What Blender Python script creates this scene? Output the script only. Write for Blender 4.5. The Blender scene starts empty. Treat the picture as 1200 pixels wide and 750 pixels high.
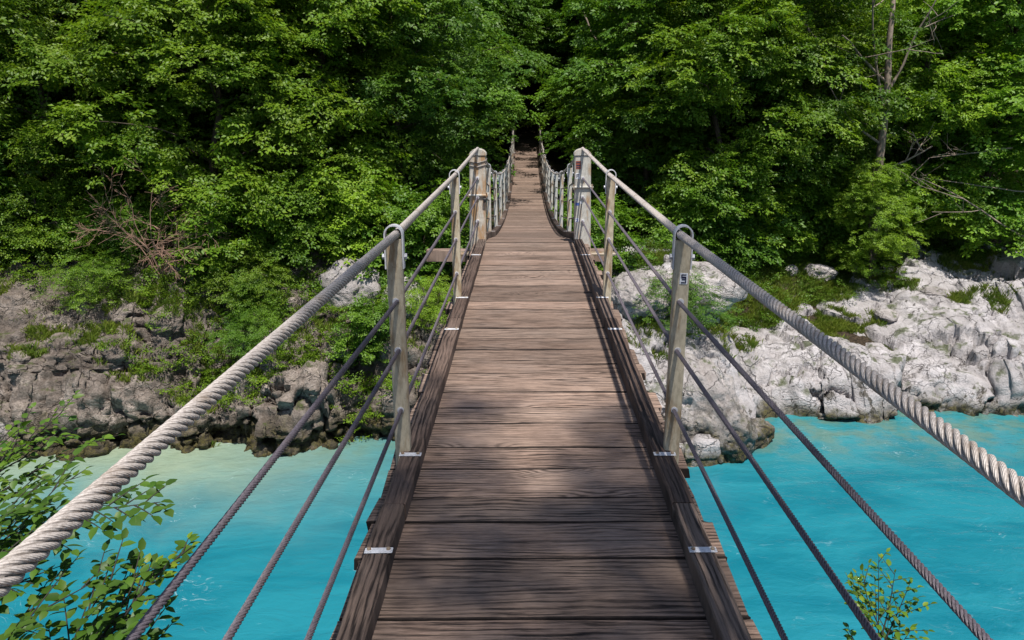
import bpy, math, random
import numpy as np
from mathutils import Vector, Matrix
from mathutils.bvhtree import BVHTree

rng = np.random.default_rng(7)
random.seed(7)
S = bpy.context.scene
COL = S.collection

# ------------------------------------------------------------------ camera
cam = bpy.data.objects.new('camera', bpy.data.cameras.new('camera'))
COL.objects.link(cam)
cam.location = (-.055, 0, 8.0)
cam.rotation_euler = (math.radians(90) - math.atan(.2), 0, -.0045)
cam.data.sensor_width = 36
cam.data.lens = 26.4
cam.data.shift_x = -.0167
cam.data.shift_y = -.0642
cam.data.clip_start = .05
cam.data.clip_end = 2000
S.camera = cam

# ------------------------------------------------------------------ world, sun, exposure
SUN_DIR = Vector((.12, -.40, 1.0)).normalized()          # towards the sun
W = bpy.data.worlds.new('World'); S.world = W; W.use_nodes = True
wn = W.node_tree
sky = wn.nodes.new('ShaderNodeTexSky')
sky.sky_type = 'NISHITA'; sky.sun_disc = False
sky.sun_elevation = math.asin(SUN_DIR.z)
sky.sun_rotation = math.atan2(SUN_DIR.x, SUN_DIR.y)
bg = wn.nodes['Background']; bg.inputs[1].default_value = .085
wn.links.new(sky.outputs[0], bg.inputs[0])
sun = bpy.data.objects.new('sun', bpy.data.lights.new('sun', 'SUN'))
COL.objects.link(sun)
sun.data.energy = 4.7; sun.data.angle = math.radians(.8); sun.data.color = (1, .95, .875)
sun.rotation_euler = SUN_DIR.to_track_quat('Z', 'Y').to_euler()
S.view_settings.view_transform = 'Standard'; S.view_settings.look = 'None'
S.view_settings.exposure = 0.48; S.view_settings.gamma = 1
S.cycles.max_bounces = 6; S.cycles.diffuse_bounces = 3; S.cycles.glossy_bounces = 2
S.cycles.transmission_bounces = 3; S.cycles.transparent_max_bounces = 4
S.cycles.caustics_reflective = False; S.cycles.caustics_refractive = False

# ------------------------------------------------------------------ node helper
class N:
    def __init__(s, name):
        s.m = bpy.data.materials.new(name); s.m.use_nodes = True
        s.t = s.m.node_tree; s.t.nodes.clear()
        s.out = s.t.nodes.new('ShaderNodeOutputMaterial')
    def new(s, typ, **kw):
        n = s.t.nodes.new('ShaderNode' + typ)
        for k, v in kw.items(): setattr(n, k, v)
        return n
    def put(s, sock, v):
        if isinstance(v, bpy.types.NodeSocket): s.t.links.new(v, sock)
        elif v is not None:
            if isinstance(v, (tuple, list)) and len(v) == 3 and sock.type == 'RGBA': v = tuple(v) + (1,)
            sock.default_value = v
    def math(s, op, a, b=None, c=None, clamp=False):
        n = s.new('Math', operation=op, use_clamp=clamp)
        s.put(n.inputs[0], a); s.put(n.inputs[1], b); s.put(n.inputs[2], c)
        return n.outputs[0]
    def vmath(s, op, a, b=None):
        n = s.new('VectorMath', operation=op); s.put(n.inputs[0], a); s.put(n.inputs[1], b)
        return n.outputs[0]
    def noise(s, vec, scale=1, detail=4, rough=.55, dist=0, color=False):
        n = s.new('TexNoise'); s.put(n.inputs['Vector'], vec); s.put(n.inputs['Scale'], scale)
        s.put(n.inputs['Detail'], detail); s.put(n.inputs['Roughness'], rough); s.put(n.inputs['Distortion'], dist)
        return n.outputs[1 if color else 0]
    def voro(s, vec, scale=1, feature='F1', rnd=1):
        n = s.new('TexVoronoi', feature=feature); s.put(n.inputs['Vector'], vec); s.put(n.inputs['Scale'], scale)
        s.put(n.inputs['Randomness'], rnd)
        return n.outputs[0]
    def mapr(s, v, a, b, c=0, d=1, smooth=True):
        n = s.new('MapRange', interpolation_type='SMOOTHSTEP' if smooth else 'LINEAR')
        for i, x in enumerate((v, a, b, c, d)): s.put(n.inputs[i], x)
        return n.outputs[0]
    def mix(s, f, a, b, typ='MIX'):
        n = s.new('Mix', data_type='RGBA', blend_type=typ, clamp_factor=True)
        s.put(n.inputs[0], f); s.put(n.inputs[6], a); s.put(n.inputs[7], b)
        return n.outputs[2]
    def sep(s, v):
        n = s.new('SeparateXYZ'); s.put(n.inputs[0], v); return n.outputs
    def comb(s, x, y, z):
        n = s.new('CombineXYZ'); s.put(n.inputs[0], x); s.put(n.inputs[1], y); s.put(n.inputs[2], z); return n.outputs[0]
    def obj(s): return s.new('TexCoord').outputs['Object']
    def pos(s): return s.new('NewGeometry').outputs['Position']
    def rand(s): return s.new('ObjectInfo').outputs['Random']
    def bump(s, h, dist=.01, strength=1):
        n = s.new('Bump'); s.put(n.inputs['Height'], h); s.put(n.inputs['Distance'], dist); s.put(n.inputs['Strength'], strength)
        return n.outputs[0]
    def bsdf(s, color, rough=.7, normal=None, metal=0, spec=.4):
        n = s.new('BsdfPrincipled'); s.put(n.inputs['Base Color'], color); s.put(n.inputs['Roughness'], rough)
        s.put(n.inputs['Metallic'], metal); s.put(n.inputs['Specular IOR Level'], spec); s.put(n.inputs['Normal'], normal)
        return n
    def done(s, shader):
        s.t.links.new(shader if isinstance(shader, bpy.types.NodeSocket) else shader.outputs[0], s.out.inputs[0]); return s.m

def wood_mat(name, along, dark, light, knots=True, grey=.35):
    n = N(name)
    o = n.obj(); r = n.rand(); x, y, z = n.sep(o)
    if along == 'y': x, y = y, x
    off = n.comb(n.math('MULTIPLY', r, 57), n.math('MULTIPLY', r, 191), z)
    p = n.vmath('ADD', n.comb(x, y, 0), off)
    low = n.noise(n.vmath('MULTIPLY', p, (1.1, 5, 1)), 1, 2)
    px, py, pz = n.sep(p)
    ring = n.math('ADD', n.math('MULTIPLY', py, 84), n.math('MULTIPLY', low, 8))
    if knots:
        kd = n.voro(n.vmath('MULTIPLY', p, (1.15, 2.2, 0)), 1)
        k = n.mapr(kd, 0, .30, 1, 0)
        ring = n.math('ADD', ring, n.math('MULTIPLY', k, 8))
    jit = n.noise(n.vmath('MULTIPLY', p, (4, 46, 1)), 1, 4)
    ring = n.math('ADD', ring, n.math('MULTIPLY', jit, 3.6))
    g = n.math('MULTIPLY_ADD', n.math('SINE', n.math('MULTIPLY', ring, 3.1)), .5, .5)
    mask = n.mapr(n.noise(n.vmath('MULTIPLY', p, (2.6, 24, 1)), 1, 4, .6), .30, .58)
    crack = n.math('MULTIPLY', n.math('POWER', g, 2.2), n.math('MULTIPLY', mask, n.mapr(n.noise(n.vmath('MULTIPLY', p, (1.5, 4, 1)), 1, 3), .3, .6, .35, 1)))
    fiber = n.noise(n.vmath('MULTIPLY', p, (5, 150, 1)), 1, 5, .7)
    fine = n.noise(n.vmath('MULTIPLY', p, (20, 300, 1)), 1, 3, .7)
    blot = n.noise(n.vmath('MULTIPLY', p, (2.2, 5, 1)), 1, 4, .6)
    t = n.math('ADD', n.math('MULTIPLY', fiber, .62), n.math('MULTIPLY', fine, .38))
    c = n.mix(n.mapr(t, .30, .70), dark, light)
    c = n.mix(n.math('MULTIPLY', n.mapr(blot, .42, .72), grey), c, (.27, .215, .185))
    c = n.mix(n.mapr(blot, .52, .25, 0, .55), c, tuple(v * 1.1 for v in dark))
    c = n.mix(n.math('MULTIPLY', crack, .96), c, (.012, .008, .007))
    if knots:
        c = n.mix(n.mapr(kd, .045, .012, 0, .9), c, (.016, .011, .009))
    c = n.mix(n.math('MULTIPLY', n.math('FRACT', n.math('MULTIPLY', r, 7.31)), .28), c, n.mix(crack, (.25, .20, .165), (.022, .016, .013)))
    tone = n.math('MULTIPLY_ADD', r, .55, .68)
    c = n.mix(1, c, n.comb(tone, tone, tone), 'MULTIPLY')
    h = n.math('SUBTRACT', n.math('MULTIPLY', t, .5), crack)
    return n.done(n.bsdf(c, .82, n.bump(h, .006, 1), spec=.25))

def metal_mat(name, base, rust_lo, rust_hi, rust=(.21, .115, .045), rough=.5):
    n = N(name); o = n.pos()
    a = n.noise(n.vmath('MULTIPLY', o, (14, 14, 3)), 1, 6, .65)
    b = n.noise(n.vmath('MULTIPLY', o, (60, 60, 25)), 1, 4, .6)
    c = n.mix(n.mapr(b, .35, .7), base, tuple(v * .72 for v in base))
    c = n.mix(n.mapr(a, rust_lo, rust_hi, 0, .85), c, rust)
    c = n.mix(n.mapr(n.noise(o, 120, 3, .6), .66, .74, 0, .8), c, (.06, .045, .035))
    return n.done(n.bsdf(c, rough, n.bump(b, .001, .6), spec=.4))

def rope_mat(name, base, dark, moss, nl):
    """Strands come from the mesh; the single wires, grime in the grooves and rust from here (u runs round the strands, v along)."""
    n = N(name); o = n.pos(); u, v, _ = n.sep(n.new('TexCoord').outputs['UV'])
    un = n.math('MULTIPLY', u, nl)
    w = n.math('SINE', n.math('MULTIPLY', n.math('ADD', n.math('MULTIPLY', un, 5), n.math('MULTIPLY', v, 55)), 6.2832))
    fr = n.math('SUBTRACT', .5, n.math('ABSOLUTE', n.math('SUBTRACT', n.math('FRACT', un), .5)))
    a = n.noise(o, 160, 5, .7); b = n.noise(o, 9, 4, .6); d = n.noise(o, 40, 4, .6)
    c = n.mix(n.mapr(a, .25, .62), dark, base)
    c = n.mix(n.mapr(w, -.2, -1, 0, .55), c, dark)
    c = n.mix(n.mapr(n.math('ADD', fr, n.math('MULTIPLY', d, .12)), .27, .08, 0, .8), c, tuple(k * .4 for k in dark))
    c = n.mix(n.mapr(b, .52, .72, 0, moss), c, (.17, .11, .06))
    h = n.math('ADD', n.math('MULTIPLY', w, .5), a)
    return n.done(n.bsdf(c, .5, n.bump(h, .0016, .6), spec=.5))

def rock_mat(name, pale, grey, dark, gamount, moss_z, pink=.0, pits=.6, greenz=.55):
    n = N(name); o = n.pos(); x, y, z = n.sep(o)
    geo = n.new('NewGeometry'); nz = n.sep(geo.outputs['Normal'])[2]
    big = n.noise(o, .55, 4, .6); mid = n.noise(o, 2.3, 6, .68); fin = n.noise(o, 11, 7, .72); mic = n.noise(o, 48, 4, .7)
    c = n.mix(n.mapr(mid, .36, .64, 0, 1), grey, pale)
    c = n.mix(n.mapr(n.math('ADD', n.math('MULTIPLY', big, .55), n.math('MULTIPLY', fin, .45)), .42, .62, gamount, 0), c, dark)
    c = n.mix(n.mapr(fin, .54, .70, 0, pits), c, tuple(v * .35 for v in dark))
    c = n.mix(n.mapr(mic, .42, .68, 0, .35), c, tuple(v * .5 for v in grey))
    v = n.voro(n.vmath('ADD', o, n.math('MULTIPLY', mid, .5)), 5.5)
    spot = n.math('MULTIPLY', n.mapr(v, .26, .15), n.mapr(n.noise(o, 1.1, 3), .50, .62))
    c = n.mix(n.math('MULTIPLY', spot, .85), c, (.045, .04, .032))
    # moss on ledges and the dark algae band just over the water line
    up = n.mapr(nz, .35, .85)
    ms = n.math('MULTIPLY', up, n.mapr(n.noise(o, 2.0, 5, .65), .53, .63))
    c = n.mix(n.math('MULTIPLY', ms, .8), c, (.06, .085, .015))
    zz = n.math('SUBTRACT', z, n.math('MULTIPLY', n.noise(o, 1.3, 5, .65), moss_z * 2))
    band = n.mapr(zz, 0, -moss_z * .8)
    alg = n.mix(n.mapr(fin, .4, .6), (.03, .026, .016), (.10, .085, .022))
    c = n.mix(n.math('MULTIPLY', band, n.mapr(mid, .33, .52, .25, .95)), c, alg)
    wv = n.vmath('ADD', o, n.vmath('MULTIPLY', n.noise(o, 1.2, 4, .6, 0, True), (.9, .9, .9)))
    ed = n.voro(n.vmath('MULTIPLY', wv, (.75, .75, 1.1)), 1.0, 'DISTANCE_TO_EDGE'); ed2 = n.voro(n.vmath('MULTIPLY', wv, (2, 2, 3.4)), 1.0, 'DISTANCE_TO_EDGE')
    fis = n.math('MAXIMUM', n.math('MULTIPLY', n.mapr(ed, .020, .003), n.mapr(mid, .40, .52)), n.math('MULTIPLY', n.mapr(ed2, .03, .006), n.mapr(big, .52, .62)))
    c = n.mix(n.math('MULTIPLY', fis, .5), c, (.04, .033, .027))
    fin = n.math('SUBTRACT', fin, n.math('MULTIPLY', fis, .8))
    drip = n.noise(n.vmath('MULTIPLY', o, (3.2, 3.2, 1.3)), 1, 5, .7)
    c = n.mix(n.math('MULTIPLY', n.mapr(drip, .55, .62, 0, .85), n.mapr(n.math('ADD', z, n.math('MULTIPLY', big, 1.2)), 2.3, 1.1)), c, (.06, .052, .036))
    h = n.math('ADD', n.math('MULTIPLY', fin, 1.0), n.math('ADD', n.math('MULTIPLY', mic, .35), n.math('MULTIPLY', mid, 1.2)))
    return n.done(n.bsdf(c, .88, n.bump(h, .10, .9), spec=.25))

def leaf_mat(name, a, b, c3, trans=.38, scale=.35, spread=1.0):
    n = N(name); geo = n.new('NewGeometry'); isl = geo.outputs['Random Per Island']
    o = n.obj(); r = n.rand()
    big = n.noise(n.vmath('ADD', o, n.comb(n.math('MULTIPLY', r, 40), 0, 0)), scale, 3, .6)
    c = n.mix(n.mapr(big, .36, .62), a, b)
    c = n.mix(n.mapr(isl, .55, 1.0, 0, .55 * spread), c, c3)
    c = n.mix(n.mapr(isl, .0, .12, .55, 0), c, tuple(v * .55 for v in a))
    tone = n.math('MULTIPLY_ADD', r, .5, .75)
    c = n.mix(1, c, n.comb(tone, tone, n.math('MULTIPLY', tone, .9)), 'MULTIPLY')
    p = n.bsdf(c, .48, spec=.35)
    t = n.new('BsdfTranslucent'); n.put(t.inputs[0], n.mix(1, c, (1.25, 1.25, .6), 'MULTIPLY'))
    m = n.new('MixShader'); m.inputs[0].default_value = trans
    n.t.links.new(p.outputs[0], m.inputs[1]); n.t.links.new(t.outputs[0], m.inputs[2])
    return n.done(m.outputs[0])

def plain(name, c, rough=.6, metal=0, vary=.25, scale=30):
    n = N(name); f = n.noise(n.obj(), scale, 5, .6)
    return n.done(n.bsdf(n.mix(n.mapr(f, .3, .7), tuple(v * (1 - vary) for v in c), c), rough, n.bump(f, .002, .5), metal))

M = {}
M['plank'] = wood_mat('weathered_plank', 'x', (.082, .052, .040), (.420, .292, .225))
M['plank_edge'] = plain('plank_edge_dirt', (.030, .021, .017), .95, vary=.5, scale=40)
M['kerb'] = wood_mat('dark_beam', 'y', (.034, .022, .018), (.135, .088, .068), False, .12)
M['post'] = metal_mat('aged_cream_steel', (.53, .46, .335), .44, .64)
M['white_post'] = metal_mat('white_painted_steel', (.54, .52, .47), .49, .66, (.36, .21, .09))
M['rust_post'] = metal_mat('rust_streaked_steel', (.55, .51, .44), .40, .60, (.38, .20, .07))
M['galv'] = metal_mat('galvanised', (.62, .62, .65), .62, .8, rough=.42)
M['bolt'] = metal_mat('bolt_steel', (.34, .29, .22), .42, .62, (.20, .10, .04), .4)
M['rope'] = rope_mat('wire_rope', (.53, .475, .44), (.26, .22, .19), .6, 6)
M['cable'] = rope_mat('dark_cable', (.155, .13, .155), (.055, .046, .054), .25, 6)
M['black'] = plain('black_plastic', (.02, .02, .022), .4)
M['sticker'] = plain('sticker_white', (.75, .76, .8), .5, vary=.08)
M['ink'] = plain('ink_blue_black', (.02, .022, .06), .5)
M['ink_red'] = plain('ink_rust_red', (.30, .09, .06), .5)
M['ink_blue'] = plain('ink_blue', (.10, .16, .45), .5)
M['rock_pale'] = rock_mat('limestone_pale', (.68, .645, .66), (.50, .468, .472), (.25, .225, .215), .5, .5, pits=.6)
M['rock_grey'] = rock_mat('limestone_grey', (.53, .45, .395), (.26, .215, .185), (.095, .075, .060), .85, .95, pits=.95)
M['boulder'] = rock_mat('boulder_stone', (.68, .63, .62), (.46, .42, .405), (.19, .165, .155), .5, 1.2, pits=1.0)
M['bark'] = plain('bark', (.10, .075, .055), .9, vary=.5, scale=9)
M['bark_pale'] = plain('pale_bark', (.30, .235, .19), .9, vary=.5, scale=7)
M['twig_dead'] = plain('dead_twig', (.36, .215, .155), .9, vary=.4, scale=9)
M['twig'] = plain('twig_dark', (.035, .03, .022), .8, vary=.4)
M['leaf_a'] = leaf_mat('leaf_mid', (.068, .160, .014), (.125, .235, .020), (.17, .27, .028))
M['leaf_b'] = leaf_mat('leaf_yellow', (.102, .205, .014), (.172, .285, .022), (.24, .32, .034))
M['leaf_c'] = leaf_mat('leaf_deep', (.055, .140, .016), (.100, .205, .020), (.14, .24, .024))
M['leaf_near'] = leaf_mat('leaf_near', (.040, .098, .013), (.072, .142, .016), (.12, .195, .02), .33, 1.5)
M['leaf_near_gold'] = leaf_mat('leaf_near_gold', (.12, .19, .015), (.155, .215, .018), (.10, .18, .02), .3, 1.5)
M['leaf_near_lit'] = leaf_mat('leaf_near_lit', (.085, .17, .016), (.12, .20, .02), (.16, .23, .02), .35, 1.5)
M['grass'] = leaf_mat('grass_blades', (.075, .135, .016), (.14, .19, .022), (.20, .20, .05), .3, .8)

n = N('ground_soil'); o = n.pos()
a = n.noise(o, 1.4, 6, .65); b = n.noise(o, 14, 6, .7)
c = n.mix(n.mapr(b, .35, .65), (.025, .020, .014), (.075, .055, .038))
c = n.mix(n.mapr(a, .5, .64, 0, .7), c, (.03, .05, .012))
M['ground'] = n.done(n.bsdf(c, .95, n.bump(b, .08), spec=.1))

n = N('river_water'); o = n.pos(); x, y, z = n.sep(o)
nz = n.noise(o, .55, 4, .6, .6)
yy = n.math('ADD', y, n.math('MULTIPLY', n.math('SUBTRACT', nz, .5), 3.2))
sh = n.math('MULTIPLY', n.mapr(yy, 11.8, 17.2), n.mapr(x, -1.0, -8.5))
deep = n.mix(n.mapr(n.noise(n.vmath('MULTIPLY', o, (.35, .9, 1)), 1, 5, .6, .8), .35, .65), (.006, .132, .184), (.015, .182, .236))
c = n.mix(n.mapr(yy, 13.5, 19.5, 0, .5), deep, (.045, .235, .235))
c = n.mix(sh, c, (.25, .31, .22))
c = n.mix(n.math('MULTIPLY', n.mapr(yy, 15.0, 17.6, 0, .6), n.mapr(n.noise(o, 1.6, 4), .4, .62)), c, (.12, .17, .11))
warp = n.vmath('ADD', o, n.vmath('MULTIPLY', n.noise(o, .8, 3, .6, 0, True), (2.2, 1.1, 0)))
st = n.noise(n.vmath('MULTIPLY', warp, (1.3, 6.5, 1)), 1, 7, .72, .9)
patch = n.mapr(n.noise(o, .42, 4, .6), .50, .68)
foam = n.math('MULTIPLY', n.mapr(st, .56, .72), patch)
curl = n.noise(n.vmath('MULTIPLY', warp, (3, 9, 1)), 1, 6, .7, 1.5)
foam2 = n.math('MULTIPLY', n.mapr(curl, .56, .70), n.mapr(n.noise(o, .75, 3), .56, .68))
foam = n.math('MAXIMUM', n.math('MULTIPLY', foam, .36), n.math('MULTIPLY', foam2, .5))
c = n.mix(foam, c, (.50, .62, .66))
h1 = n.noise(n.vmath('MULTIPLY', o, (1.2, 2.6, 1)), 1, 4, .6, .7); h2 = n.noise(n.vmath('MULTIPLY', o, (5, 9, 1)), 1, 4, .6, .4)
h = n.math('ADD', h1, n.math('MULTIPLY', h2, .3))
M['water'] = n.done(n.bsdf(c, n.math('MULTIPLY_ADD', foam, .5, .10), n.bump(h, .07, .5), spec=.5))

# ------------------------------------------------------------------ mesh helpers
def mesh_np(name, V, F, mat, smooth=True, uv=None):
    """V (n,3); F int array (m,3) or (m,4)."""
    V = np.ascontiguousarray(V, np.float32); F = np.ascontiguousarray(F, np.int32)
    me = bpy.data.meshes.new(name); k = F.shape[1]
    me.vertices.add(len(V)); me.vertices.foreach_set('co', V.ravel())
    me.loops.add(F.size); me.loops.foreach_set('vertex_index', F.ravel())
    me.polygons.add(len(F)); me.polygons.foreach_set('loop_start', np.arange(0, F.size, k, dtype=np.int32))
    if smooth: me.polygons.foreach_set('use_smooth', np.ones(len(F), bool))
    if uv is not None:
        l = me.uv_layers.new(name='UVMap'); l.data.foreach_set('uv', np.ascontiguousarray(uv, np.float32).ravel())
    me.update(calc_edges=True)
    if mat: me.materials.append(mat)
    return me

def link(name, data, parent=None, loc=None, rot=None, scale=None, **props):
    o = bpy.data.objects.new(name, data); COL.objects.link(o)
    if parent: o.parent = parent
    if loc is not None: o.location = loc
    if rot is not None: o.rotation_euler = rot
    if scale is not None: o.scale = scale if hasattr(scale, '__len__') else (scale,) * 3
    for k, v in props.items():
        if v: o[k] = v
    return o

class MB:
    def __init__(s): s.v = []; s.f = []
    def add(s, v, f):
        b = len(s.v); s.v += [tuple(p) for p in v]; s.f += [tuple(i + b for i in q) for q in f]
    def box(s, lo, hi, ch=.004, R=None, jit=0):
        """Box with chamfered edges (24 verts)."""
        lo = np.array(lo, float); hi = np.array(hi, float); c = (lo + hi) / 2; e = (hi - lo) / 2
        V = {}; vs = []
        for sx in (-1, 1):
            for sy in (-1, 1):
                for sz in (-1, 1):
                    for ax in range(3):
                        sg = np.array((sx, sy, sz), float); q = sg * (e - ch); q[ax] = sg[ax] * e[ax]
                        V[sx, sy, sz, ax] = len(vs)
                        p = c + q
                        if jit: p = p + np.array([random.uniform(-jit, jit) for _ in range(3)])
                        vs.append(p)
        fs = []
        for ax in range(3):
            a, b = [i for i in range(3) if i != ax]
            for sg in (-1, 1):
                q = []
                for sa, sb in ((-1, -1), (1, -1), (1, 1), (-1, 1)):
                    k = [0, 0, 0]; k[ax] = sg; k[a] = sa; k[b] = sb; q.append(V[k[0], k[1], k[2], ax])
                fs.append(q)
            for sa in (-1, 1):
                for sb in (-1, 1):
                    k1 = [0, 0, 0]; k1[ax] = -1; k1[a] = sa; k1[b] = sb; k2 = list(k1); k2[ax] = 1
                    fs.append([V[(*k1, a)], V[(*k2, a)], V[(*k2, b)], V[(*k1, b)]])
        for sx in (-1, 1):
            for sy in (-1, 1):
                for sz in (-1, 1): fs.append([V[sx, sy, sz, 0], V[sx, sy, sz, 1], V[sx, sy, sz, 2]])
        if R is not None: vs = [R @ p for p in vs]
        s.add(vs, fs)
    def tube(s, pts, rad, seg=6, cap=True):
        V, F = tube_np(np.array(pts, float), rad, seg)
        s.add(V, F.tolist())
        if cap:
            b = len(s.v) - len(V)
            s.f.append(tuple(b + i for i in range(seg))[::-1]); s.f.append(tuple(len(s.v) - seg + i for i in range(seg)))
    def mesh(s, name, mat, smooth=False, normals=True):
        me = bpy.data.meshes.new(name); me.from_pydata(s.v, [], s.f); me.update()
        if normals:
            import bmesh
            b = bmesh.new(); b.from_mesh(me); bmesh.ops.recalc_face_normals(b, faces=b.faces); b.to_mesh(me); b.free()
        if smooth: me.polygons.foreach_set('use_smooth', np.ones(len(me.polygons), bool))
        if mat: me.materials.append(mat)
        return me

def tube_np(P, rad, seg=6, prof=None, twist=None):
    """Tube along P. rad scalar/array; prof(theta)-> radius factor; twist per point angle."""
    n = len(P); T = np.gradient(P, axis=0); T /= np.linalg.norm(T, axis=1)[:, None] + 1e-9
    ref = np.array((0, 0, 1.)) if abs(T[:, 2]).mean() < .85 else np.array((1., 0, 0))
    A = np.cross(T, ref); A /= np.linalg.norm(A, axis=1)[:, None] + 1e-9; B = np.cross(A, T)
    th = np.arange(seg) * 2 * np.pi / seg
    rf = np.ones(seg) if prof is None else prof(th)
    tw = np.zeros(n) if twist is None else twist
    ang = th[None] + tw[:, None]
    r = (np.ones(n) * rad)[:, None] * rf[None]
    V = P[:, None] + (r * np.cos(ang))[..., None] * A[:, None] + (r * np.sin(ang))[..., None] * B[:, None]
    i = np.arange(n - 1)[:, None] * seg; j = np.arange(seg)[None]; k = (j + 1) % seg
    F = np.stack([i + j, i + k, i + seg + k, i + seg + j], -1).reshape(-1, 4)
    return V.reshape(-1, 3), F

_perm = rng.permutation(256).astype(np.int64); _perm = np.concatenate([_perm, _perm, _perm])
_g = rng.normal(size=(256, 3)); _g /= np.linalg.norm(_g, axis=1)[:, None]
def perlin(p):
    i = np.floor(p).astype(np.int64); f = p - i; i &= 255; u = f * f * f * (f * (f * 6 - 15) + 10); out = 0
    for dx in (0, 1):
        for dy in (0, 1):
            for dz in (0, 1):
                h = _perm[_perm[_perm[(i[:, 0] + dx) & 255] + ((i[:, 1] + dy) & 255)] + ((i[:, 2] + dz) & 255)]
                d = f - np.array((dx, dy, dz)); w = 1
                for ax, dd in enumerate((dx, dy, dz)): w = w * (u[:, ax] if dd else 1 - u[:, ax])
                out = out + w * (_g[h] * d).sum(1)
    return out
def fbm(p, octv=4, gain=.5, ridged=False):
    a = 1; o = 0; q = np.array(p, float)
    for k in range(octv):
        v = perlin(q + 17.3 * k); o = o + a * ((.35 - abs(v)) * 1.6 if ridged else v); a *= gain; q = q * 2.03
    return o

# ------------------------------------------------------------------ the setting: banks, ground, river
SHX = [-60, -24, -12, -8, -4, -1, 2, 4, 5.2, 6.2, 9, 13, 24, 60]
SHY = [17, 16.8, 16.5, 16.6, 17.0, 16.6, 16.2, 16.3, 16.9, 18.3, 18.6, 18.6, 18.4, 18.5]
def shore(x): return np.interp(x, SHX, SHY)
PL = [(-.7, -.9), (-.25, -.2), (.0, .35), (-.05, .8), (.35, 1.25), (.8, 1.55), (1.1, 2.1), (1.55, 2.9), (2.3, 3.35), (4.2, 3.8)]
PC = [(-.7, -.9), (-.2, -.1), (.15, .5), (.3, .95), (.7, 1.3), (1.2, 1.8), (1.7, 2.4), (2.4, 2.9), (3.4, 3.3), (5.2, 3.7)]
PB = [(-.7, -.9), (-.1, -.05), (.1, .6), (.25, 1.1), (.8, 1.5), (1.5, 1.9), (2.2, 2.5), (3.2, 3.1), (4.6, 3.5), (7.5, 3.6)]
PR = [(-.7, -.9), (-.2, -.1), (.02, .35), (.35, .75), (1.2, 1.05), (2.4, 1.3), (3.8, 1.65), (5.4, 2.1), (7.2, 2.5), (10, 3.1)]
CTRL = [(-60, PL), (-5.5, PL), (-3.5, PC), (0, PC), (2.2, PB), (4.2, PB), (5.9, PR), (60, PR)]
def resample(pr, nv):
    p = np.array(pr, float); s = np.r_[0, np.cumsum(np.linalg.norm(np.diff(p, axis=0), axis=1))]; s /= s[-1]
    t = np.linspace(0, 1, nv); return np.stack([np.interp(t, s, p[:, 0]), np.interp(t, s, p[:, 1])], 1)
def profile_grid(xs, nv):
    R_ = [resample(p, nv) for _, p in CTRL]; cx = [c for c, _ in CTRL]; out = np.zeros((len(xs), nv, 2))
    for i, x in enumerate(xs):
        k = max(0, min(len(cx) - 2, np.searchsorted(cx, x) - 1)); t = np.clip((x - cx[k]) / (cx[k + 1] - cx[k]), 0, 1); t = t * t * (3 - 2 * t)
        out[i] = R_[k] * (1 - t) + R_[k + 1] * t
    return out

def far_height(x, y):
    """Plain ground beyond the river (before detail)."""
    d = y - shore(x)
    left = np.interp(d, [-6, -1, .1, .7, 1.4, 2.4, 5, 14, 27, 45, 80, 140], [-2, -1.5, -.9, .5, 1.3, 2.6, 3.45, 4.7, 6.2, 13, 38, 75])
    right = np.interp(d, [-6, -1, 0, 2, 4, 7, 11, 14, 26, 45, 80, 140], [-2, -1.6, -.8, .7, 1.4, 2.2, 2.9, 3.4, 5.6, 12, 36, 75])
    t = np.clip((x + 1) / 7, 0, 1); t = t * t * (3 - 2 * t)
    return left * (1 - t) + right * t
def slope_mask(x, y): return np.clip((y - (20.45 + .68 * (x - 5) + .45 * np.sin(x * 2.3))) / .5, 0, 1) * np.clip((x - 4.6) / .7, 0, 1) * np.clip((11.8 - x) / .9, 0, 1)
def slope_height(x, y): return np.minimum(1.95 + .38 * (y - (20.4 + .68 * (x - 5))), 3.6)
def near_height(y): return np.interp(y, [-60, -8, -1.5, 6.0, 7.5, 9], [9, 6.6, 6.05, .3, -.9, -2])

gx = np.unique(np.r_[np.linspace(-160, -26, 30), np.linspace(-26, 26, 105), np.linspace(26, 160, 30)])
gy = np.unique(np.r_[np.linspace(-60, -4, 20), np.linspace(-4, 60, 130), np.linspace(60, 190, 40)])
X, Y = np.meshgrid(gx, gy, indexing='ij')
Z = np.where(Y > 12, far_height(X, Y), near_height(Y))
mk = slope_mask(X, Y) * np.clip((29 - Y) / 2.5, 0, 1); Z = Z * (1 - mk) + slope_height(X, Y) * mk
q = np.stack([X.ravel(), Y.ravel(), np.zeros(X.size)], 1)
Z = Z + (fbm(q * .45, 4) * .35).reshape(X.shape) * np.clip((Y - 20) / 5, .1, 1) * np.where(abs(X) < 2, .3, 1)
tt = np.clip((Y - 9.3) / 32.7, 0, 1); dk = 6.29 + .05 * tt - 5.44 * tt * (1 - tt) - .75
Z = Z + .45 * np.clip(1 - abs(Y - 45) / 4, 0, 1) * np.clip((4 - abs(X)) / 2.5, 0, 1)
cw = np.clip((5.2 - abs(X)) / 2.2, 0, 1) * (Y > 16) * np.clip((44.0 - Y) / 2.0, 0, 1)
Z = np.where(cw > 0, Z * (1 - cw) + np.minimum(Z, dk) * cw, Z)
GV = np.stack([X.ravel(), Y.ravel(), Z.ravel()], 1)
ii = np.arange(len(gx) - 1)[:, None] * len(gy); jj = np.arange(len(gy) - 1)[None]
GF = np.stack([ii + jj, ii + len(gy) + jj, ii + len(gy) + jj + 1, ii + jj + 1], -1).reshape(-1, 4)
link('ground', mesh_np('ground', GV, GF, M['ground']), kind='structure')

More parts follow.
